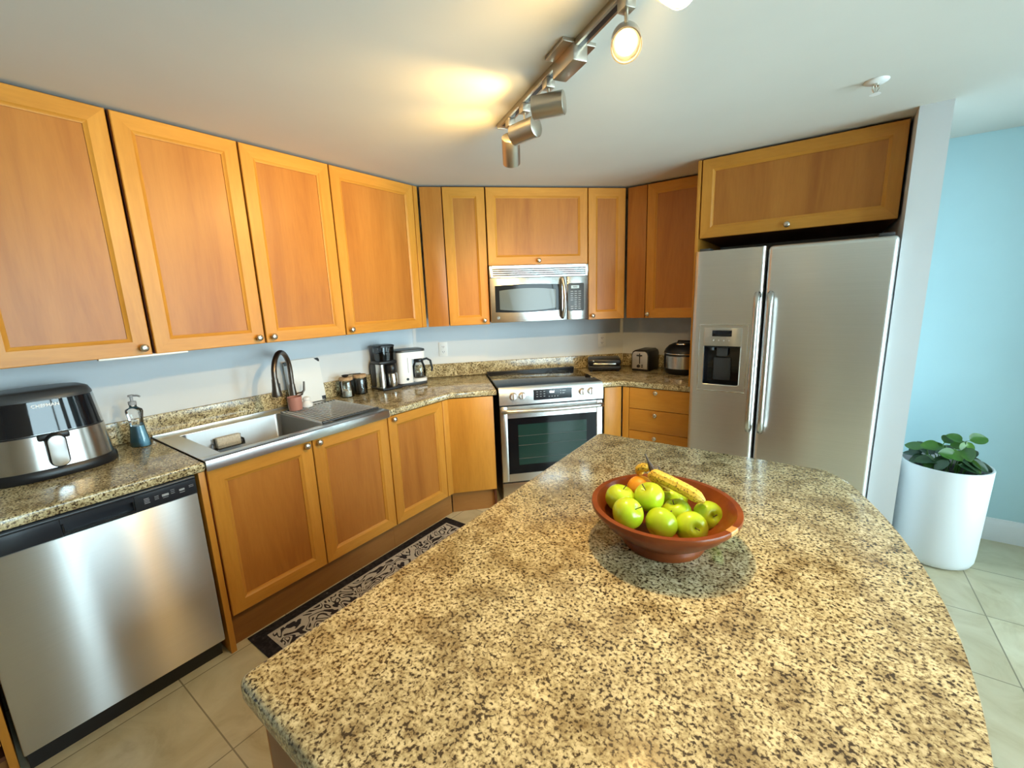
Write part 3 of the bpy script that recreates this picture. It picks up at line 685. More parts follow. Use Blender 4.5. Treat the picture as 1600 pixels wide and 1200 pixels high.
one('lathe', [(0.044, 0.0085), (0.048, 0.026), (0.001, 0.026)], 24).build('coffee', M_BEANS, o, 50)
one('tube', [(0.030, 0, 0.132), (0.065, -0.008, 0.140), (0.092, -0.014, 0.122), (0.103, -0.017, 0.06), (0.097, -0.016, 0.035)], [0.008, 0.009, 0.009, 0.0085, 0.007], 10).build('carafe_handle', M_BLACK, o)

# ------------------------------------------------------------------ dishwasher
t = thing('dishwasher', 'stainless steel dishwasher with a black control strip under the left worktop', 'dishwasher', (XB+0.004, 0, 0), RA)
y0_, y1_ = -0.632, -0.026
one('box', y0_+0.004, y1_-0.004, 0.03, 0.58, 0.09, 0.868).build('tub', M_BLACK, t)
m = MB(); m.box(y0_, y1_, 0.0, 0.03, 0.088, 0.791, 0.004); m.build('door', M_STEELD, t)
one('box', y0_+0.006, y1_-0.006, 0.045, 0.06, 0.0, 0.086).build('kick_plate', M_BLACK, t)
# control strip with a recessed pocket handle
m = MB(); hx0, hx1, hz0, hz1 = -0.420, -0.225, 0.800, 0.838
m.box(y0_, hx0, -0.004, 0.03, 0.793, 0.870, 0.003); m.box(hx1, y1_, -0.004, 0.03, 0.793, 0.870, 0.003)
m.box(hx0, hx1, -0.004, 0.03, hz1, 0.870); m.box(hx0, hx1, -0.004, 0.03, 0.793, hz0); m.box(hx0, hx1, 0.022, 0.03, hz0, hz1)
m.cyl((y0_+0.002, 0.004, 0.862), (y1_-0.002, 0.004, 0.862), 0.010)
cs = m.build('control_strip', M_BLUEBLK, t)
one('tube', [(hx0+0.003, -0.0035, hz1), (hx0+0.004, -0.0045, hz0+0.006), (hx0+0.012, -0.0045, hz0), (hx1-0.012, -0.0045, hz0), (hx1-0.004, -0.0045, hz0+0.006), (hx1-0.003, -0.0035, hz1)], 0.0028, 8).build('pocket_rim', M_BGLOSS, cs)
rnd = random.Random(3)
m = MB()
for i in range(4): m.box(-0.197, -0.183+rnd.random()*0.005, -0.0046, -0.003, 0.834-i*0.006, 0.836-i*0.006)
for i in range(3): m.box(-0.165, -0.152, -0.0046, -0.003, 0.832-i*0.006, 0.8335-i*0.006)
for i in range(3): m.box(-0.113, -0.100, -0.0046, -0.003, 0.838-i*0.007, 0.8395-i*0.007)
m.box(-0.140, -0.122, -0.0046, -0.003, 0.8165, 0.818); m.box(-0.085, -0.068, -0.0046, -0.003, 0.8165, 0.818)
for i in range(2): m.box(-0.052, -0.036, -0.0046, -0.003, 0.834-i*0.006, 0.8355-i*0.006)
m.build('printed_marks', M_GREY, cs)
one('box', -0.142, -0.120, -0.0065, -0.003, 0.823, 0.832, 0.001).build('button', M_GREY, cs)
one('box', -0.086, -0.067, -0.0065, -0.003, 0.824, 0.832, 0.003).build('button', M_GREY, cs)

# ------------------------------------------------------------------ range
DS = -0.56
t = thing('range', 'stainless steel slide-in electric range with a black glass cooktop', 'oven range', bloc(DS), RB)
s0, s1 = 1.844, 2.606
one('box', s0+0.006, s1-0.006, 0.045, 0.68, 0.03, 0.895).build('body', M_DKGREY, t)
ck = MB(); ck.box(s0-0.004, s1+0.004, 0.030, 0.698, 0.9155, 0.926, 0.003); ck = ck.build('cooktop', M_BGLOSS, t)
m = MB()
for cx, cy, r in ((2.04, 0.20, 0.10), (2.42, 0.20, 0.115), (2.04, 0.50, 0.085), (2.42, 0.50, 0.09)):
    for q in (r, r*0.62):
        m.lathe([(q, 0.9261), (q+0.0022, 0.9262)], 48, 0, Matrix.Translation((cx, cy, 0)), False, False)
m.build('burner_ring', M_DKGREY, ck)
one('box', s0-0.004, s1+0.004, 0.690, 0.708, 0.916, 0.934, 0.004).build('rear_trim', M_BLACK, t)
m = MB(); m.rings([[Vector((x, y, z)) for y, z in ((0.0, 0.803), (0.0, 0.86), (0.006, 0.912), (0.018, 0.9262), (0.045, 0.9265), (0.045, 0.803))] for x in (s0, s1)])
cpn = m.build('control_panel', M_STEEL, t)
dsp = one('box', 2.090, 2.372, -0.0018, 0.006, 0.826, 0.900, 0.001).build('display', M_BLUEBLK, cpn)
text_mesh('clock_digits', '05:1', 0.021, M_LED, cpn, (2.225, -0.0020, 0.879), FRONT, 0.0003)
m = MB()
for i in range(3):
    for j in range(3): m.box(2.110+i*0.026, 2.122+i*0.026, -0.0024, -0.001, 0.884-j*0.017, 0.8875-j*0.017)
for i in range(4): m.box(2.200+i*0.021, 2.206+i*0.021, -0.0024, -0.001, 0.844, 0.850)
for i in range(2): m.box(2.285, 2.291, -0.0024, -0.001, 0.882-i*0.018, 0.887-i*0.018); m.box(2.300, 2.325-i*0.008, -0.0024, -0.001, 0.882-i*0.018, 0.886-i*0.018)
m.build('touch_marks', M_GREY, cpn)
for kx in (1.945, 2.008, 2.448, 2.513):
    m = MB(); M = Matrix.Translation((kx, 0.001, 0.866)) @ Matrix.Rotation(PI/2, 4, 'X')
    m.lathe([(0.0265, 0), (0.0265, 0.006), (0.0235, 0.010), (0.0225, 0.024), (0.020, 0.027), (0.001, 0.0275)], 28, 0, M)
    m.box(kx-0.0045, kx+0.0045, -0.038, -0.02, 0.846, 0.888, 0.002)
    m.build('knob', M_KNOB, cpn)
m = MB()       # door with a real window opening
dz0, dz1, wx0, wx1, wz0, wz1 = 0.228, 0.792, 1.897, 2.556, 0.288, 0.706
m.box(s0+0.003, wx0, 0.0, 0.045, dz0, dz1, 0.004); m.box(wx1, s1-0.003, 0.0, 0.045, dz0, dz1, 0.004)
m.box(wx0, wx1, 0.0, 0.045, wz1, dz1); m.box(wx0, wx1, 0.0, 0.045, dz0, wz0)
dr = m.build('oven_door', M_STEEL, t)
m = MB(); ix0, ix1, iz0, iz1 = 1.972, 2.482, 0.352, 0.655
m.box(wx0, ix0, 0.002, 0.010, wz0, wz1); m.box(ix1, wx1, 0.002, 0.010, wz0, wz1); m.box(ix0, ix1, 0.002, 0.010, iz1, wz1); m.box(ix0, ix1, 0.002, 0.010, wz0, iz0)
m.build('window_border', simple('oven_black_glass', (0.006, 0.006, 0.007), 0.10, spec=0.22), dr)
one('box', ix0, ix1, 0.003, 0.009, iz0, iz1).build('window_glass', simple('oven_window_reflection', (0.012, 0.035, 0.028), 0.06, spec=0.45), dr)  # greenish reflection painted into the glass colour
m = MB()
for z in (0.40, 0.50, 0.57):
    m.cyl((ix0, 0.0028, z), (ix1, 0.0028, z), 0.0014, None, 6)
m.build('rack_lines', M_DKGREY, dr)
hp = [(s0+0.012, -0.028, 0.765), (s0+0.03, -0.040, 0.766)] + [(s0+0.06+i*(s1-s0-0.12)/8, -0.044-0.012*math.sin(PI*i/8), 0.766) for i in range(9)] + [(s1-0.03, -0.040, 0.766), (s1-0.012, -0.028, 0.765)]
m = MB(); m.tube(hp, 0.0155, 14); m.cyl((s0+0.022, -0.036, 0.766), (s0+0.022, 0.0, 0.766), 0.013); m.cyl((s1-0.022, -0.036, 0.766), (s1-0.022, 0.0, 0.766), 0.013); m.build('door_handle', M_STEEL, dr)
one('box', s0+0.003, s1-0.003, 0.0, 0.045, 0.055, 0.218, 0.004).build('drawer', M_STEEL, t)
for lx in (s0+0.05, s1-0.05):
    for ly in (0.10, 0.62): one('cyl', (lx, ly, 0), (lx, ly, 0.03), 0.016).build('foot', M_BLACK, t)

# ------------------------------------------------------------------ microwave
DM = -0.862
t = thing('microwave', 'stainless steel over-the-range microwave with black window', 'microwave', bloc(DM, 1.364), RB)
s0, s1 = 1.850, 2.604; H = 0.410
one('box', s0+0.004, s1-0.004, 0.025, DM-DB-0.003, 0.004, H-0.002).build('body', M_DKGREY, t)
m = MB()
zl0, zl1 = 0.326, H
zs_ = [(0.337, 0.346), (0.3515, 0.3605), (0.366, 0.375), (0.3805, 0.3895)]
prev = zl0
m.box(s0, s0+0.024, 0.0, 0.025, zl0, zl1, 0.002); m.box(s1-0.024, s1, 0.0, 0.025, zl0, zl1, 0.002)
for a, b in zs_:
    m.box(s0+0.024, s1-0.024, 0.0, 0.025, prev, a); prev = b
m.box(s0+0.024, s1-0.024, 0.0, 0.025, prev, zl1)
for a, b in zs_: m.box(s0+0.024, s1-0.024, 0.002, 0.024, a-0.001, b+0.001, mi=1)
m.build('vent_grille', [M_STEEL, M_BLACK], t)
xd = 2.436
dr = one('box', s0, xd-0.0015, -0.004, 0.025, 0.0, 0.323, 0.004).build('door', M_STEEL, t)
def barrel(x0, x1, z0, z1, bow, r=0.014):
    P = []
    for i in range(13):
        u = i/12; P.append((x0+(x1-x0)*u, z0-bow*(1-(2*u-1)**2)))
    for i in range(13):
        u = 1-i/12; P.append((x0+(x1-x0)*u, z1+bow*(1-(2*u-1)**2)))
    return P
VM = Matrix.Rotation(PI/2, 4, 'X')
one('prism', barrel(1.886, 2.376, 0.078, 0.268, 0.008), 0.004, 0.0062, 0.0006, M=VM).build('window_border', simple('microwave_black_glass', (0.016, 0.018, 0.020), 0.08, spec=0.25), dr)
one('prism', barrel(1.918, 2.346, 0.096, 0.232, 0.014), 0.0062, 0.0072, 0.0004, M=VM).build('window_mesh', simple('microwave_window_screen', (0.11, 0.13, 0.13), 0.15, spec=0.5), dr)
m = MB(); M = Matrix.Translation((1.905, -0.0045, 0.036)) @ VM
m.lathe([(0.0125, 0), (0.0125, 0.0012), (0.001, 0.0013)], 24, 0, M); bd = m.build('badge', M_CHROME, dr)
m = MB(); m.lathe([(0.0100, 0.0013), (0.0112, 0.0013), (0.0112, 0.0018), (0.0100, 0.0018)], 24, 0, M, False, False)
m.tube([(1.900, -0.0063, 0.040), (1.904, -0.0063, 0.042), (1.906, -0.0063, 0.038), (1.903, -0.0063, 0.031), (1.908, -0.0063, 0.030), (1.910, -0.0063, 0.036)], 0.0007, 6); m.build('badge_script', M_DKGREY, dr)
m = MB(); m.tube([(2.396, -0.004, 0.315), (2.396, -0.020, 0.308), (2.402, -0.042, 0.25), (2.404, -0.050, 0.17), (2.402, -0.042, 0.09), (2.396, -0.020, 0.028), (2.396, -0.004, 0.020)], [0.012, 0.0125, 0.013, 0.0135, 0.013, 0.0125, 0.012], 14)
m.build('handle', M_STEEL, dr)
one('box', 2.380, 2.394, -0.0075, -0.004, 0.022, 0.31, 0.001).build('handle_recess', M_BLACK, dr)
cp = one('box', xd+0.0015, s1, -0.004, 0.025, 0.0, 0.323, 0.004).build('control_panel', M_STEEL, t)
one('prism', [(2.5035+x, 0.066+z) for x, z in rrect(0.128, 0.206, 0.012)], 0.004, 0.0056, 0.0005, M=VM).build('keypad', M_DKGREY, cp)
one('box', 2.466, 2.528, -0.0064, -0.005, 0.233, 0.255).build('display', simple('pale_lcd', (0.42, 0.50, 0.52), 0.2), cp)
text_mesh('display_digits', '10:51', 0.017, M_DKGREY, cp, (2.497, -0.0066, 0.244), FRONT, 0.0002)
m = MB(); rnd = random.Random(5)
for r_ in range(9):
    z = 0.212-r_*0.016
    for c_ in range(3):
        if r_ in (5, 6) and c_ == 0: continue
        m.box(2.462+c_*0.030, 2.478+c_*0.030+rnd.random()*0.006, -0.0062, -0.005, z-0.003, z+0.002)
m.build('key_marks', M_GREY, cp)

# ------------------------------------------------------------------ outlets
def outlet(label, loc, rz):
    t = thing('wall_outlet', label, 'outlet', loc, rz, 'wall outlets')
    one('box', -0.036, 0.036, -0.006, -0.0005, -0.058, 0.058, 0.002).build('cover_plate', M_WHITEP, t)
    m = MB()
    for z in (-0.021, 0.021):
        m.lathe([(0.0165, 0), (0.0165, 0.002), (0.001, 0.0021)], 20, 0, Matrix.Translation((0, -0.006, z)) @ VM)
    rc = m.build('receptacle', M_CERAM, t)
    m = MB()
    for z in (-0.021, 0.021):
        m.box(-0.0085, -0.0055, -0.0088, -0.0075, z-0.004, z+0.006); m.box(0.0055, 0.0085, -0.0088, -0.0075, z-0.004, z+0.006); m.lathe([(0.0025, 0), (0.0025, 0.0008)], 10, 0, Matrix.Translation((0, -0.008, z-0.009)) @ VM)
    m.build('slots', M_BLACK, rc)
outlet('white wall outlet near the coffee maker, above the backsplash', Bp(DB+0.0005, 1.488, 1.143), RB)
outlet('white wall outlet right of the microwave, above the press grill', Bp(DB+0.0005, 2.885, 1.148), RB)

# ------------------------------------------------------------------ press grill, toaster, rice cooker
t = thing('press_grill', 'low black press grill in the worktop corner right of the range', 'grill', (1.215, 2.790, ZK+0.0003), math.radians(26))
m = MB(); m.box(-0.135, 0.135, -0.11, 0.11, 0.012, 0.05, 0.012); m.build('base', M_BLACK, t)
for x in (-0.11, 0.11):
    for y in (-0.085, 0.085): one('cyl', (x, y, 0), (x, y, 0.0125), 0.012).build('foot', M_BLACK, t)
m = MB(); m.box(-0.135, 0.135, -0.11, 0.11, 0.054, 0.104, 0.016); ld = m.build('lid', M_BLACK, t)
m = MB(); m.box(-0.095, 0.095, -0.131, -0.108, 0.058, 0.075, 0.006); m.build('handle', M_STEEL, ld)
one('box', -0.10, -0.085, -0.1125, -0.108, 0.086, 0.094, 0.001).build('latch', M_CHROME, ld)
t = thing('toaster', 'black two-slice toaster with a silver front panel', 'toaster', (1.512, 2.835, ZK+0.0003), math.radians(-4))
m = MB(); P = [(-0.075, 0.012), (0.075, 0.012), (0.075, 0.135), (0.066, 0.160), (0.046, 0.172), (-0.046, 0.172), (-0.066, 0.160), (-0.075, 0.135)]
m.prism(P, 0, -0.215, 0.004, M=VM); sh = m.build('shell', M_BLACK, t)
m = MB(); m.prism([(x*0.88, 0.018+(z-0.012)*0.90) for x, z in P], 0.0, 0.010, 0.003, M=VM); fp = m.build('front_panel', simple('satin_silver_front', (0.62, 0.60, 0.57), 0.42, 0.8), t)
one('box', -0.0035, 0.0035, -0.0115, -0.009, 0.062, 0.148).build('lever_slot', M_BLACK, fp)
one('box', -0.022, 0.022, -0.026, -0.009, 0.126, 0.136, 0.003).build('lever', M_BLACK, fp)
one('cyl', (-0.008, -0.009, 0.043), (-0.008, -0.022, 0.043), 0.014, 0.012, 18).build('browning_dial', M_BLACK, fp)
for z in (0.037, 0.051): one('cyl', (0.022, -0.009, z), (0.022, -0.014, z), 0.0055).build('button', M_BLACK, fp)
one('box', -0.07, 0.07, 0.004, 0.21, 0.0, 0.0125, 0.002).build('base', M_BLACK, t)
for x in (-0.028, 0.028): one('box', x-0.013, x+0.013, 0.03, 0.185, 0.1705, 0.1735, 0.001).build('bread_slot', M_DKGREY, sh)
t = thing('rice_cooker', 'round black and steel rice cooker beside the refrigerator', 'rice cooker', (1.838, 2.875, ZK+0.0003), 0)
one('lathe', [(0.112, 0), (0.124, 0.006), (0.134, 0.03), (0.136, 0.045)], 48).build('base', M_BLACK, t, 50)
one('lathe', [(0.136, 0.045), (0.139, 0.05), (0.139, 0.15), (0.136, 0.155)], 48).build('shell', M_BLACK, t, 50)
m = MB(); m.loft([(0.05, 0.139, 0.139), (0.145, 0.139, 0.139)], math.radians(222), math.radians(318), 2.0, 24, 0, False, (False, False), 0.002)
m.loft([(0.05, 0.139, 0.139), (0.145, 0.139, 0.139)], math.radians(222), math.radians(318), 2.0, 24, 0, False, (False, False), 0.0004); m.build('steel_band', M_STEEL, t, 60)
one('lathe', [(0.137, 0.156), (0.141, 0.16), (0.141, 0.172), (0.130, 0.195), (0.105, 0.222), (0.070, 0.238), (0.001, 0.242)], 48).build('lid', M_BLACK, t, 60)
one('lathe', [(0.1415, 0.160), (0.143, 0.163), (0.1415, 0.166)], 48, 0, None, False, False).build('lid_ring', M_CHROME, t, 60)
one('loft', [(0.0, 0.036, 0.012), (0.006, 0.034, 0.010), (0.009, 0.02, 0.006)], n=2).build('latch_button', M_CHROME, t).location = (0.0, -0.085, 0.2335)
one('tube', [(-0.05, 0.02, 0.232), (-0.045, 0.02, 0.250), (0.045, 0.02, 0.250), (0.05, 0.02, 0.232)], 0.007, 10).build('carry_handle', M_BLACK, t)

# ------------------------------------------------------------------ refrigerator
t = thing('refrigerator', 'tall side-by-side stainless steel refrigerator with ice dispenser', 'refrigerator', (0, 2.19, 0), 0)
f0, f1, fs = 2.047, 2.966, 2.421
one('box', f0+0.006, f1-0.006, 0.075, 0.86, 0.04, 1.752, 0.004).build('cabinet', M_DKGREY, t)
one('box', f0+0.01, f1-0.01, 0.05, 0.09, 0.012, 0.058).build('base_grille', M_BLACK, t)
for x in (f0+0.06, f1-0.06):
    for y in (0.15, 0.8): one('cyl', (x, y, 0), (x, y, 0.041), 0.02).build('foot', M_BLACK, t)
def fridge_door(x0, x1, hole=None):
    m = MB(); z0, z1 = 0.065, 1.769; r = 0.024
    if not hole:
        m.box(x0, x1, 0, 0.068, z0, z1, r, seg=4)
    else:
        a, b, c, d = hole
        # rounded outer slab cut by the dispenser recess: four pieces
        def pr_(xa, xb, ra, rb, za, zb):
            P = [(xa, 0.068)]
            P += [(xa+ra-ra*math.cos(q), ra-ra*math.sin(q)) for q in [PI/2*i/4 for i in range(5)]] if ra else [(xa, 0)]
            P += [(xb-rb+rb*math.sin(q), rb-rb*math.cos(q)) for q in [PI/2*i/4 for i in range(5)]] if rb else [(xb, 0)]
            P += [(xb, 0.068)]
            m.prism(P, za, zb)
        pr_(x0, a, r, 0, z0, z1); pr_(b, x1, 0, r, z0, z1); pr_(a, b, 0, 0, z0, c); pr_(a, b, 0, 0, d, z1)
    return m.build('door', M_FRIDGE, t, 30)
dl = fridge_door(f0, fs-0.004, (2.122, 2.322, 0.978, 1.322))
drr = fridge_door(fs+0.004, f1)
m = MB(); m.box(2.122, 2.322, 0.062, 0.067, 0.978, 1.322); m.box(2.122, 2.126, 0.004, 0.062, 0.978, 1.213); m.box(2.318, 2.322, 0.004, 0.062, 0.978, 1.213); m.box(2.126, 2.318, 0.004, 0.062, 0.978, 0.984)
m.box(2.126, 2.318, 0.004, 0.062, 1.205, 1.213)
rc = m.build('dispenser_recess', M_BGLOSS, dl)
m = MB(); m.box(2.19, 2.252, 0.02, 0.055, 1.15, 1.205, 0.006); m.box(2.172, 2.27, 0.045, 0.061, 1.00, 1.14, 0.01); m.cyl((2.165, 0.03, 1.205), (2.165, 0.03, 1.185), 0.012); m.build('dispenser_paddle', M_DKGREY, dl)
m = MB(); m.box(2.118, 2.326, -0.004, 0.06, 1.214, 1.323, 0.003); m.build('dispenser_controls', M_STEELD, dl)
one('box', 2.166, 2.272, -0.0052, -0.003, 1.272, 1.308, 0.001).build('display', M_BGLOSS, dl)
m = MB()
for i in range(4): m.lathe([(0.0035, 0), (0.0035, 0.001)], 10, 0, Matrix.Translation((2.175+i*0.028, -0.004, 1.248)) @ VM)
m.build('indicator', M_WPRINT, dl)
m = MB()    # thin raised surround
for a, b, c, d in ((2.092, 2.358, 1.338, 1.343), (2.092, 2.358, 0.938, 0.943), (2.092, 2.096, 0.943, 1.338), (2.354, 2.358, 0.943, 1.338)): m.box(a, b, -0.002, 0.002, c, d, 0.0008)
m.tube([(2.122, -0.001, 1.21), (2.122, -0.001, 0.986), (2.130, -0.001, 0.978), (2.314, -0.001, 0.978), (2.322, -0.001, 0.986), (2.322, -0.001, 1.21)], 0.0025, 8)
m.build('dispenser_surround', M_CHROME, dl)
for hx, dd in ((2.392, dl), (2.455, drr)):
    m = MB(); m.tube([(hx, 0.0, 1.50), (hx, -0.030, 1.512), (hx, -0.052, 1.490), (hx, -0.060, 1.44), (hx, -0.064, 1.12), (hx, -0.060, 0.80), (hx, -0.052, 0.75), (hx, -0.030, 0.728), (hx, 0.0, 0.74)], [0.016, 0.0165, 0.0165, 0.0155, 0.0155, 0.0155, 0.0165, 0.0165, 0.016], 14); m.build('handle', M_STEEL, dd, 60)
for x in (f0+0.05, f1-0.05): one('box', x-0.03, x+0.03, 0.02, 0.12, 1.7695, 1.785, 0.004).build('hinge_cover', M_DKGREY, t)

# ------------------------------------------------------------------ island
t = thing('kitchen_island', 'kitchen island with a bow-fronted speckled granite top', 'kitchen island', (0, 0, 0))
def arc_pts():
    A, Bm, Cc = Vector((2.765, 1.150)), Vector((2.930, 0.340)), Vector((2.765, -0.415))
    # circle through three points
    ax, ay, bx_, by_, cx_, cy_ = A.x, A.y, Bm.x, Bm.y, Cc.x, Cc.y
    d = 2*(ax*(by_-cy_)+bx_*(cy_-ay)+cx_*(ay-by_))
    ux = ((ax*ax+ay*ay)*(by_-cy_)+(bx_*bx_+by_*by_)*(cy_-ay)+(cx_*cx_+cy_*cy_)*(ay-by_))/d
    uy = ((ax*ax+ay*ay)*(cx_-bx_)+(bx_*bx_+by_*by_)*(ax-cx_)+(cx_*cx_+cy_*cy_)*(bx_-ax))/d
    r = math.hypot(ax-ux, ay-uy); a0 = math.atan2(cy_-uy, cx_-ux); a1 = math.atan2(ay-uy, ax-ux)
    return [(ux+r*math.cos(a0+(a1-a0)*i/40), uy+r*math.sin(a0+(a1-a0)*i/40)) for i in range(41)]
def rc_(cx, cy, r, a): return [(cx+r*math.cos(math.radians(a+i*15)), cy+r*math.sin(math.radians(a+i*15))) for i in range(7)]
P = rc_(1.912+0.02, -0.388+0.02, 0.02, 180) + [(2.72, -0.412)] + arc_pts()[1:-1] + rc_(2.765-0.032, 1.155-0.028, 0.028, 15)[:] + rc_(1.890+0.03, 1.167-0.03, 0.03, 90)
one('prism', P, 0.866, 0.914, 0.013, seg=4).build('countertop', M_GRAN, t, 50)
m = MB(); m.box(1.985, 2.58, -0.380, 1.10, 0.0, 0.8655, 0.002); m.build('base', M_ISLW, t)
m = MB()
for a, b in ((-0.378, 0.355), (0.365, 1.09)):
    m.box(1.972, 1.9845, a, b, 0.11, 0.85, 0.003)
m.build('side_panel', M_PANEL, t)

# ------------------------------------------------------------------ fruit bowl
BC = Vector((2.399, 0.414)); BL = math.atan2(0.966, -0.257)
t = thing('fruit_bowl', 'oval reddish wooden bowl full of fruit on the island', 'bowl', (BC.x, BC.y, ZK+0.0005), BL)
ex, ey = 0.178, 0.178      # local x = long axis
prof = [(0.55, 0), (0.565, 0.004), (0.555, 0.013), (0.545, 0.020), (0.66, 0.033), (0.83, 0.056), (0.95, 0.078), (1.0, 0.090), (1.0, 0.0965), (0.995, 0.0985), (0.925, 0.0985), (0.905, 0.093), (0.80, 0.060), (0.62, 0.034), (0.45, 0.020), (0.01, 0.015)]
prof = [(r_, z_*1.07) for r_, z_ in prof]
m = MB(); m.lathe(prof, 72, 0, None, True, True, ex, ey); bo = m.build('bowl', M_BOWL, t, 50)
m = MB(); rs = []
for i in range(5):
    a = math.radians(-128 + i*2.4); c, q = math.cos(a), math.sin(a)
    rs.append([Vector((ex*k_*c, ey*k_*q, z*1.07)) for k_, z in ((0.953, 0.0782), (1.0025, 0.0898), (1.0025, 0.0966), (0.996, 0.0992), (0.922, 0.0992), (0.915, 0.096))])
m.rings(rs, 0, True, True, True); m.build('inlay', M_INLAY, bo)
def apple_mesh():
    m = MB(); r = 0.0385
    prof = []
    for i in range(21):
        a = -PI/2 + PI*i/20
        rad = math.cos(a)*(1+0.05*math.sin(a)); z = math.sin(a)*0.93
        if i > 16: z -= (i-16)**2*0.018
        if i < 3: z += (3-i)**2*0.016
        prof.append((max(rad, 0.012)*r, z*r))
    m.lathe(prof, 36)
    for v in m.bm.verts:
        if v.co.z < 0:
            an = math.atan2(v.co.y, v.co.x); v.co.x *= 1+0.02*math.cos(5*an); v.co.y *= 1+0.02*math.cos(5*an)
    me = m.build('apple_proto', M_APPLE, None, 60); d = me.data; bpy.data.objects.remove(me); return d
AM = apple_mesh()
m = MB(); m.tube([(0, 0, 0.018), (0.001, 0, 0.030), (0.005, 0.001, 0.042)], [0.0012, 0.0011, 0.0016], 8); o_ = m.build('stalk_proto', M_STALK); SM = o_.data; bpy.data.objects.remove(o_)
apples = [((2.2908, 0.3990, 1.0085), (-0.15, 0.25, 0), 'green apple at the left edge of the fruit bowl, in front of the orange'),
          ((2.3366, 0.3310, 1.0100), (0.75, 0.5, 1), 'green apple low at the front left of the fruit bowl'),
          ((2.3596, 0.4240, 1.0193), (-0.45, -0.3, 2), 'topmost green apple, balanced on the pile in the bowl'),
          ((2.3898, 0.5418, 0.9690), (0.2, -0.15, 3), 'green apple behind the pile, next to the banana'),
          ((2.4062, 0.3710, 0.9844), (0.25, -1.1, 4), 'large green apple lying sideways at the front of the bowl'),
          ((2.4176, 0.4705, 0.9689), (0.3, 0.1, 5), 'half hidden green apple in the middle of the bowl'),
          ((2.4667, 0.4135, 0.9707), (0.6, 1.0, 6), 'green apple at the front right of the bowl'),
          ((2.4887, 0.4948, 0.9689), (0.9, -0.8, 7.5), 'green apple at the right edge of the bowl, at the banana tip')]
for p, rot, lab in apples:
    e = thing('apple', lab, 'apple', p, 0, 'green apples in the bowl'); e.rotation_euler = (rot[0], rot[1], rot[2])
    a = bpy.data.objects.new('flesh', AM); COL.objects.link(a); a.parent = e
    b = bpy.data.objects.new('stalk', SM); COL.objects.link(b); b.parent = e
m = MB(); m.lathe([(max(0.0005, math.cos(-PI/2+PI*i/18))*0.0372, math.sin(-PI/2+PI*i/18)*0.0355) for i in range(19)], 32, 0, Matrix.Translation((2.3094, 0.5054, 0.9983)))
tag(m.build('orange', M_ORANGE, None, 60), 'orange behind the green apples in the bowl', 'orange')
t = thing('banana_bunch', 'spotted yellow bananas across the back of the fruit bowl', 'bananas', (2.337, 0.508, 1.060))
def banana(pts, R):
    m = MB(); pts = [Vector(p) for p in pts]; n = 22; out = []
    for i in range(n+1):
        u = i/n*(len(pts)-1); k_ = min(int(u), len(pts)-2); f = u-k_
        p0, p1, p2, p3 = pts[max(k_-1, 0)], pts[k_], pts[k_+1], pts[min(k_+2, len(pts)-1)]
        out.append(0.5*((2*p1)+(p2-p0)*f+(2*p0-5*p1+4*p2-p3)*f*f+(3*p1-p0-3*p2+p3)*f**3))
    rad = []
    for i in range(n+1):
        u = i/n; rad.append(R*(0.34+0.66*min(1, u/0.16)) * (1 if u < 0.85 else max(0.30, 1-(u-0.85)/0.15*0.72)))
    m.tube(out, rad, 10); return m.build('banana', M_BANANA, t, 28)
banana([(0.006, -0.006, -0.005), (0.020, -0.016, -0.008), (0.060, -0.026, -0.014), (0.110, -0.032, -0.028), (0.146, -0.034, -0.044)], 0.0165)
banana([(0.000, -0.004, -0.006), (0.008, -0.010, -0.018), (0.024, 0.000, -0.034), (0.050, 0.006, -0.052)], 0.0115)
banana([(-0.004, 0.000, 0.000), (-0.020, 0.004, 0.001), (-0.036, 0.010, -0.010), (-0.040, 0.030, -0.030)], 0.0125)
m = MB(); m.tube([(0.008, -0.002, -0.006), (0.000, 0.000, 0.006), (-0.010, 0.002, 0.022), (-0.017, 0.003, 0.036), (-0.020, 0.003, 0.040)], [0.0095, 0.0080, 0.0026, 0.0022, 0.0034], 9)
m.tube([(0.004, 0, 0.004), (0.018, 0.004, 0.012), (0.022, 0.004, 0.002)], [0.006, 0.0025, 0.003], 8); m.build('crown', M_BSTEM, t)

# ------------------------------------------------------------------ rug
t = thing('runner_rug', 'black and cream damask runner rug in front of the sink', 'rug', (0.60, 0.068, 0.0))
RW, RL = 0.50, 1.345
one('box', 0, RW, 0, RL, 0.0005, 0.006, 0.002).build('border', M_RUGB, t)
m = MB()
for a, b, c, d in ((0.062, RW-0.062, 0.062, 0.076), (0.062, RW-0.062, RL-0.076, RL-0.062), (0.062, 0.076, 0.076, RL-0.076), (RW-0.076, RW-0.062, 0.076, RL-0.076)): m.box(a, b, c, d, 0.0055, 0.0078)
m.build('cream_line', M_RUGL, t)
one('box', 0.076, RW-0.076, 0.076, RL-0.076, 0.0055, 0.0076).build('field', M_RUG, t)

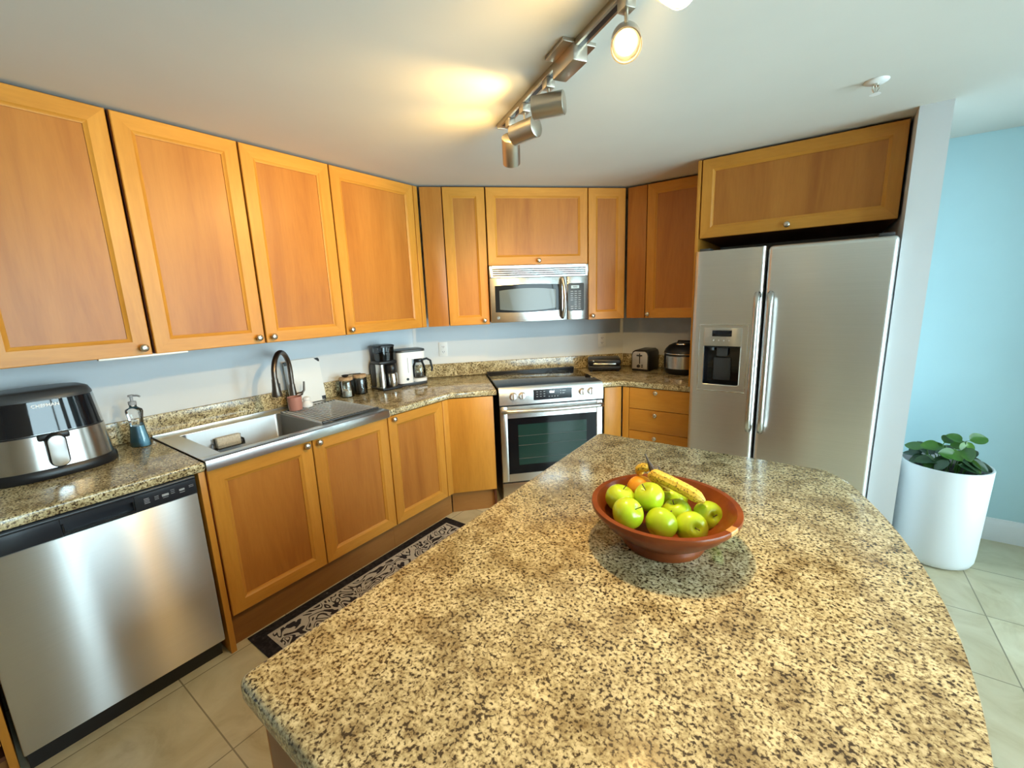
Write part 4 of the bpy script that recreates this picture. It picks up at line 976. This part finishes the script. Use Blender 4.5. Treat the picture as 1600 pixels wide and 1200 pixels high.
# ------------------------------------------------------------------ planter
PC = (3.318, 2.575)
t = thing('planter', 'tall white round planter with a leafy green plant in the hall', 'potted plant', (PC[0], PC[1], 0))
one('lathe', [(0.10, 0.0), (0.145, 0.002), (0.163, 0.012), (0.172, 0.035), (0.1755, 0.08), (0.187, 0.562), (0.185, 0.567), (0.177, 0.567), (0.175, 0.562), (0.168, 0.50), (0.001, 0.495)], 64).build('pot', M_POT, t, 50)
one('lathe', [(0.170, 0.515), (0.14, 0.524), (0.07, 0.530), (0.001, 0.528)], 32).build('soil', M_SOIL, t, 50)
def leaf(tip_base, direction, L, w, droop, mat, face):
    """rounded leaf blade: midrib fold and drooping tip"""
    m = MB(); face = Vector(face).normalized(); d = Vector(direction); d = (d - face*d.dot(face)).normalized(); side = d.cross(face)
    side.normalize()
    nrm = side.cross(d).normalized(); tb = Vector(tip_base); nu, nv = 9, 5; up_, dn_ = [], []
    for i in range(nu+1):
        u = i/nu; hw = w*0.5*(math.sin(PI*min(1, u**0.8))**0.62 if 0 < u < 1 else 0.02)
        ctr = tb + d*L*u - Vector((0, 0, 1))*droop*L*u*u
        up_.append([ctr + side*hw*(2*j/(nv-1)-1) + nrm*(abs(2*j/(nv-1)-1)**1.5*hw*0.28) for j in range(nv)])
    t_ = bmesh.new(); A = [[t_.verts.new(p) for p in r] for r in up_]; Bq = [[t_.verts.new(p-nrm*0.0012) for p in r] for r in up_]
    for i in range(nu):
        for j in range(nv-1):
            t_.faces.new((A[i][j], A[i][j+1], A[i+1][j+1], A[i+1][j])); t_.faces.new((Bq[i][j], Bq[i+1][j], Bq[i+1][j+1], Bq[i][j+1]))
    for i in range(nu):
        t_.faces.new((A[i][0], A[i+1][0], Bq[i+1][0], Bq[i][0])); t_.faces.new((A[i][-1], Bq[i][-1], Bq[i+1][-1], A[i+1][-1]))
    m.merge(t_); return m.build('leaf', mat, t, 60)
rl = random.Random(11)
stems = [(-0.075, -0.040, 0.120, -0.015, 3), (-0.020, -0.045, 0.150, -0.01, 3), (0.045, -0.02, 0.175, 0.015, 3), (0.035, -0.06, 0.110, 0.0, 3), (0.0, 0.05, 0.12, 0.0, 2)]
sm = MB()
for sx_, sy_, h_, lean_, nl in stems:
    top_ = Vector((sx_+lean_, sy_, 0.528+h_)); b0 = Vector((sx_, sy_, 0.520))
    sm.tube([b0, (b0+top_)/2+Vector((0.006, 0, 0)), top_], [0.005, 0.004, 0.003], 8)
    a_0 = rl.random()*1.2
    for i in range(nl):
        a = a_0 + i*2*PI/nl
        fc = Vector((rl.uniform(-0.4, 0.4), rl.uniform(-0.95, -0.35), rl.uniform(0.55, 0.9)))
        dv = Vector((math.cos(a), 0.5*math.sin(a), 0.45*math.sin(a)+0.1)); dv = (dv - fc*dv.dot(fc)/fc.length_squared).normalized(); pb = top_ - Vector((0, 0, 0.012*i)) + dv*0.016
        sm.tube([top_-Vector((0, 0, 0.012*i)), pb], [0.002, 0.0018], 6)
        leaf(pb, dv, 0.070+rl.random()*0.015, 0.056+rl.random()*0.012, 0.12, M_LEAF, fc)
for i in range(24):
    a = i*2.39996; rr_ = 0.035+0.085*math.sqrt((i+0.5)/24); bx_, by_ = rr_*math.cos(a), rr_*math.sin(a); hz = 0.562+0.035*rl.random() + (0.02 if by_ < -0.05 else 0)
    sm.tube([(bx_*0.75, by_*0.75, 0.52), (bx_*0.9, by_*0.9, hz-0.006), (bx_, by_, hz)], [0.003, 0.0025, 0.002], 6)
    fc = Vector((rl.uniform(-0.5, 0.5), rl.uniform(-0.8, -0.1), rl.uniform(0.5, 0.9)))
    dv = Vector((math.cos(a+rl.uniform(-0.6, 0.6)), max(-0.35, math.sin(a+rl.uniform(-0.6, 0.6))), 0.30))
    leaf((bx_, by_, hz), dv, 0.066+rl.random()*0.025, 0.050+rl.random()*0.012, 0.15, M_LEAFD, fc)
sm.build('stems', M_LEAF, t)

# ------------------------------------------------------------------ ceiling: track light and sprinkler
TA = Vector((1.403, 1.157)); TD = (Vector((2.143, 0.688))-TA).normalized(); TANG = math.atan2(TD.y, TD.x)
t = thing('track_light', 'long ceiling track light with brushed nickel cylinder heads', 'track light', (TA.x, TA.y, ZC), TANG)
TL = 1.75
m = MB(); m.box(0, TL, -0.0175, 0.0175, -0.020, -0.0005, 0.001); m.box(-0.004, 0.004, -0.0185, 0.0185, -0.021, -0.0005, 0.001)
rail = m.build('rail', M_TRACK, t)
one('box', 0.03, TL-0.02, -0.008, 0.008, -0.0208, -0.0195).build('slot', M_BLACK, rail)
cx = (Vector((1.935, 0.815))-TA).dot(TD)
m = MB(); m.box(cx-0.062, cx+0.062, -0.06, 0.06, -0.013, -0.0005, 0.002); m.box(cx-0.075, cx+0.065, -0.027, 0.027, -0.062, -0.0125, 0.004); m.build('power_feed', M_TRACK, t)
def lamp_head(mount, direction, power, cone, lens, drop=0.105, L=0.118, r=0.040, blend=0.95, color=(1.0, 0.63, 0.22), fwd_=0.35):
    mx_ = (Vector(mount)-TA).dot(TD)
    inv = Matrix.Rotation(-TANG, 3, 'Z'); d = (inv @ Vector(direction).normalized())
    mt = MB(); mt.box(mx_-0.019, mx_+0.019, -0.017, 0.017, -0.052, -0.0205, 0.002); pv = Vector((mx_, 0, -drop))
    M = Matrix.Translation(pv) @ d.to_track_quat('Z', 'Y').to_matrix().to_4x4()
    b = -L*(1-fwd_)*0.5-0.01; b = -L*0.5
    hd = MB(); hd.lathe([(r-0.004, b), (r, b+0.003), (r, b+L), (r-0.002, b+L), (r-0.002, b+L-0.033), (0.001, b+L-0.034), (0.001, b+L-0.0345), (r-0.004, b+L-0.035), (r-0.004, b+0.004)], 36, 0, M, True, True)
    h = hd.build('lamp_head', M_TRACK, t, 40)
    mt.cyl((mx_, 0, -0.052), (mx_, 0, -drop+r*0.6), 0.0055, None, 12); mt.build('mount', M_TRACK, h)
    ln = MB(); ln.lathe([(0.024, b+L-0.0235), (0.024, b+L-0.018), (0.018, b+L-0.014), (0.001, b+L-0.012)], 32, 0, M, True, True); ln.build('lens', lens, h, 60)
    bf = MB(); bf.lathe([(r-0.0022, b+L-0.034), (r-0.0022, b+L-0.0005), (r-0.0032, b+L-0.0005), (r-0.0032, b+L-0.034)], 32, 0, M, False, False); bf.build('baffle', M_BLACK, h, 40)
    if power:
        l = bpy.data.lights.new('lamp', 'SPOT'); l.energy = power; l.color = color; l.spot_size = math.radians(cone); l.spot_blend = blend; l.shadow_soft_size = 0.03
        lo = bpy.data.objects.new('lamp', l); COL.objects.link(lo); lo.parent = t
        lo.matrix_local = Matrix.Translation(pv + d*(L*0.5+0.006)) @ d.to_track_quat('-Z', 'Y').to_matrix().to_4x4()
lamp_head((1.805, 0.902), (-1, -0.30, -0.02), 25, 104, M_LENS)
lamp_head((1.625, 1.015), (-1, 0.05, -0.06), 16, 104, M_LENS, 0.118)
lamp_head((1.495, 1.098), (-0.50, 0.74, -0.85), 40, 76, M_LENS, 0.145)
lamp_head((2.190, 0.660), (0.42, -1.05, -0.75), 60, 160, M_LENS, 0.125)
lamp_head((2.330, 0.570), (0.75, -0.55, -0.8), 22, 120, M_LENS, 0.082)
lamp_head((2.50, 0.462), (-0.90, 0.42, -0.36), 85, 118, M_LENS, 0.125)  # extra head out of view, added to light the wall behind the sink
t = thing('fire_sprinkler', 'small white fire sprinkler head on the ceiling above the refrigerator', 'sprinkler', (2.788, 1.788, ZC), 0.5)
one('lathe', [(0.012, -0.012), (0.030, -0.010), (0.040, -0.004), (0.041, -0.0005)], 32).build('escutcheon', M_WHITEP, t, 50)
m = MB(); m.cyl((0, 0, -0.02), (0, 0, -0.006), 0.010); m.tube([(0.010, 0, -0.016), (0.012, 0, -0.030), (0.003, 0, -0.046)], 0.0028, 8); m.tube([(-0.010, 0, -0.016), (-0.012, 0, -0.030), (-0.003, 0, -0.046)], 0.0028, 8); m.cyl((0, 0, -0.044), (0, 0, -0.018), 0.0022)
m.build('frame', M_NICKEL, t)
m = MB(); m.lathe([(0.004, -0.046), (0.017, -0.047), (0.019, -0.049), (0.004, -0.0495)], 20); m.build('deflector', M_WHITEP, t)
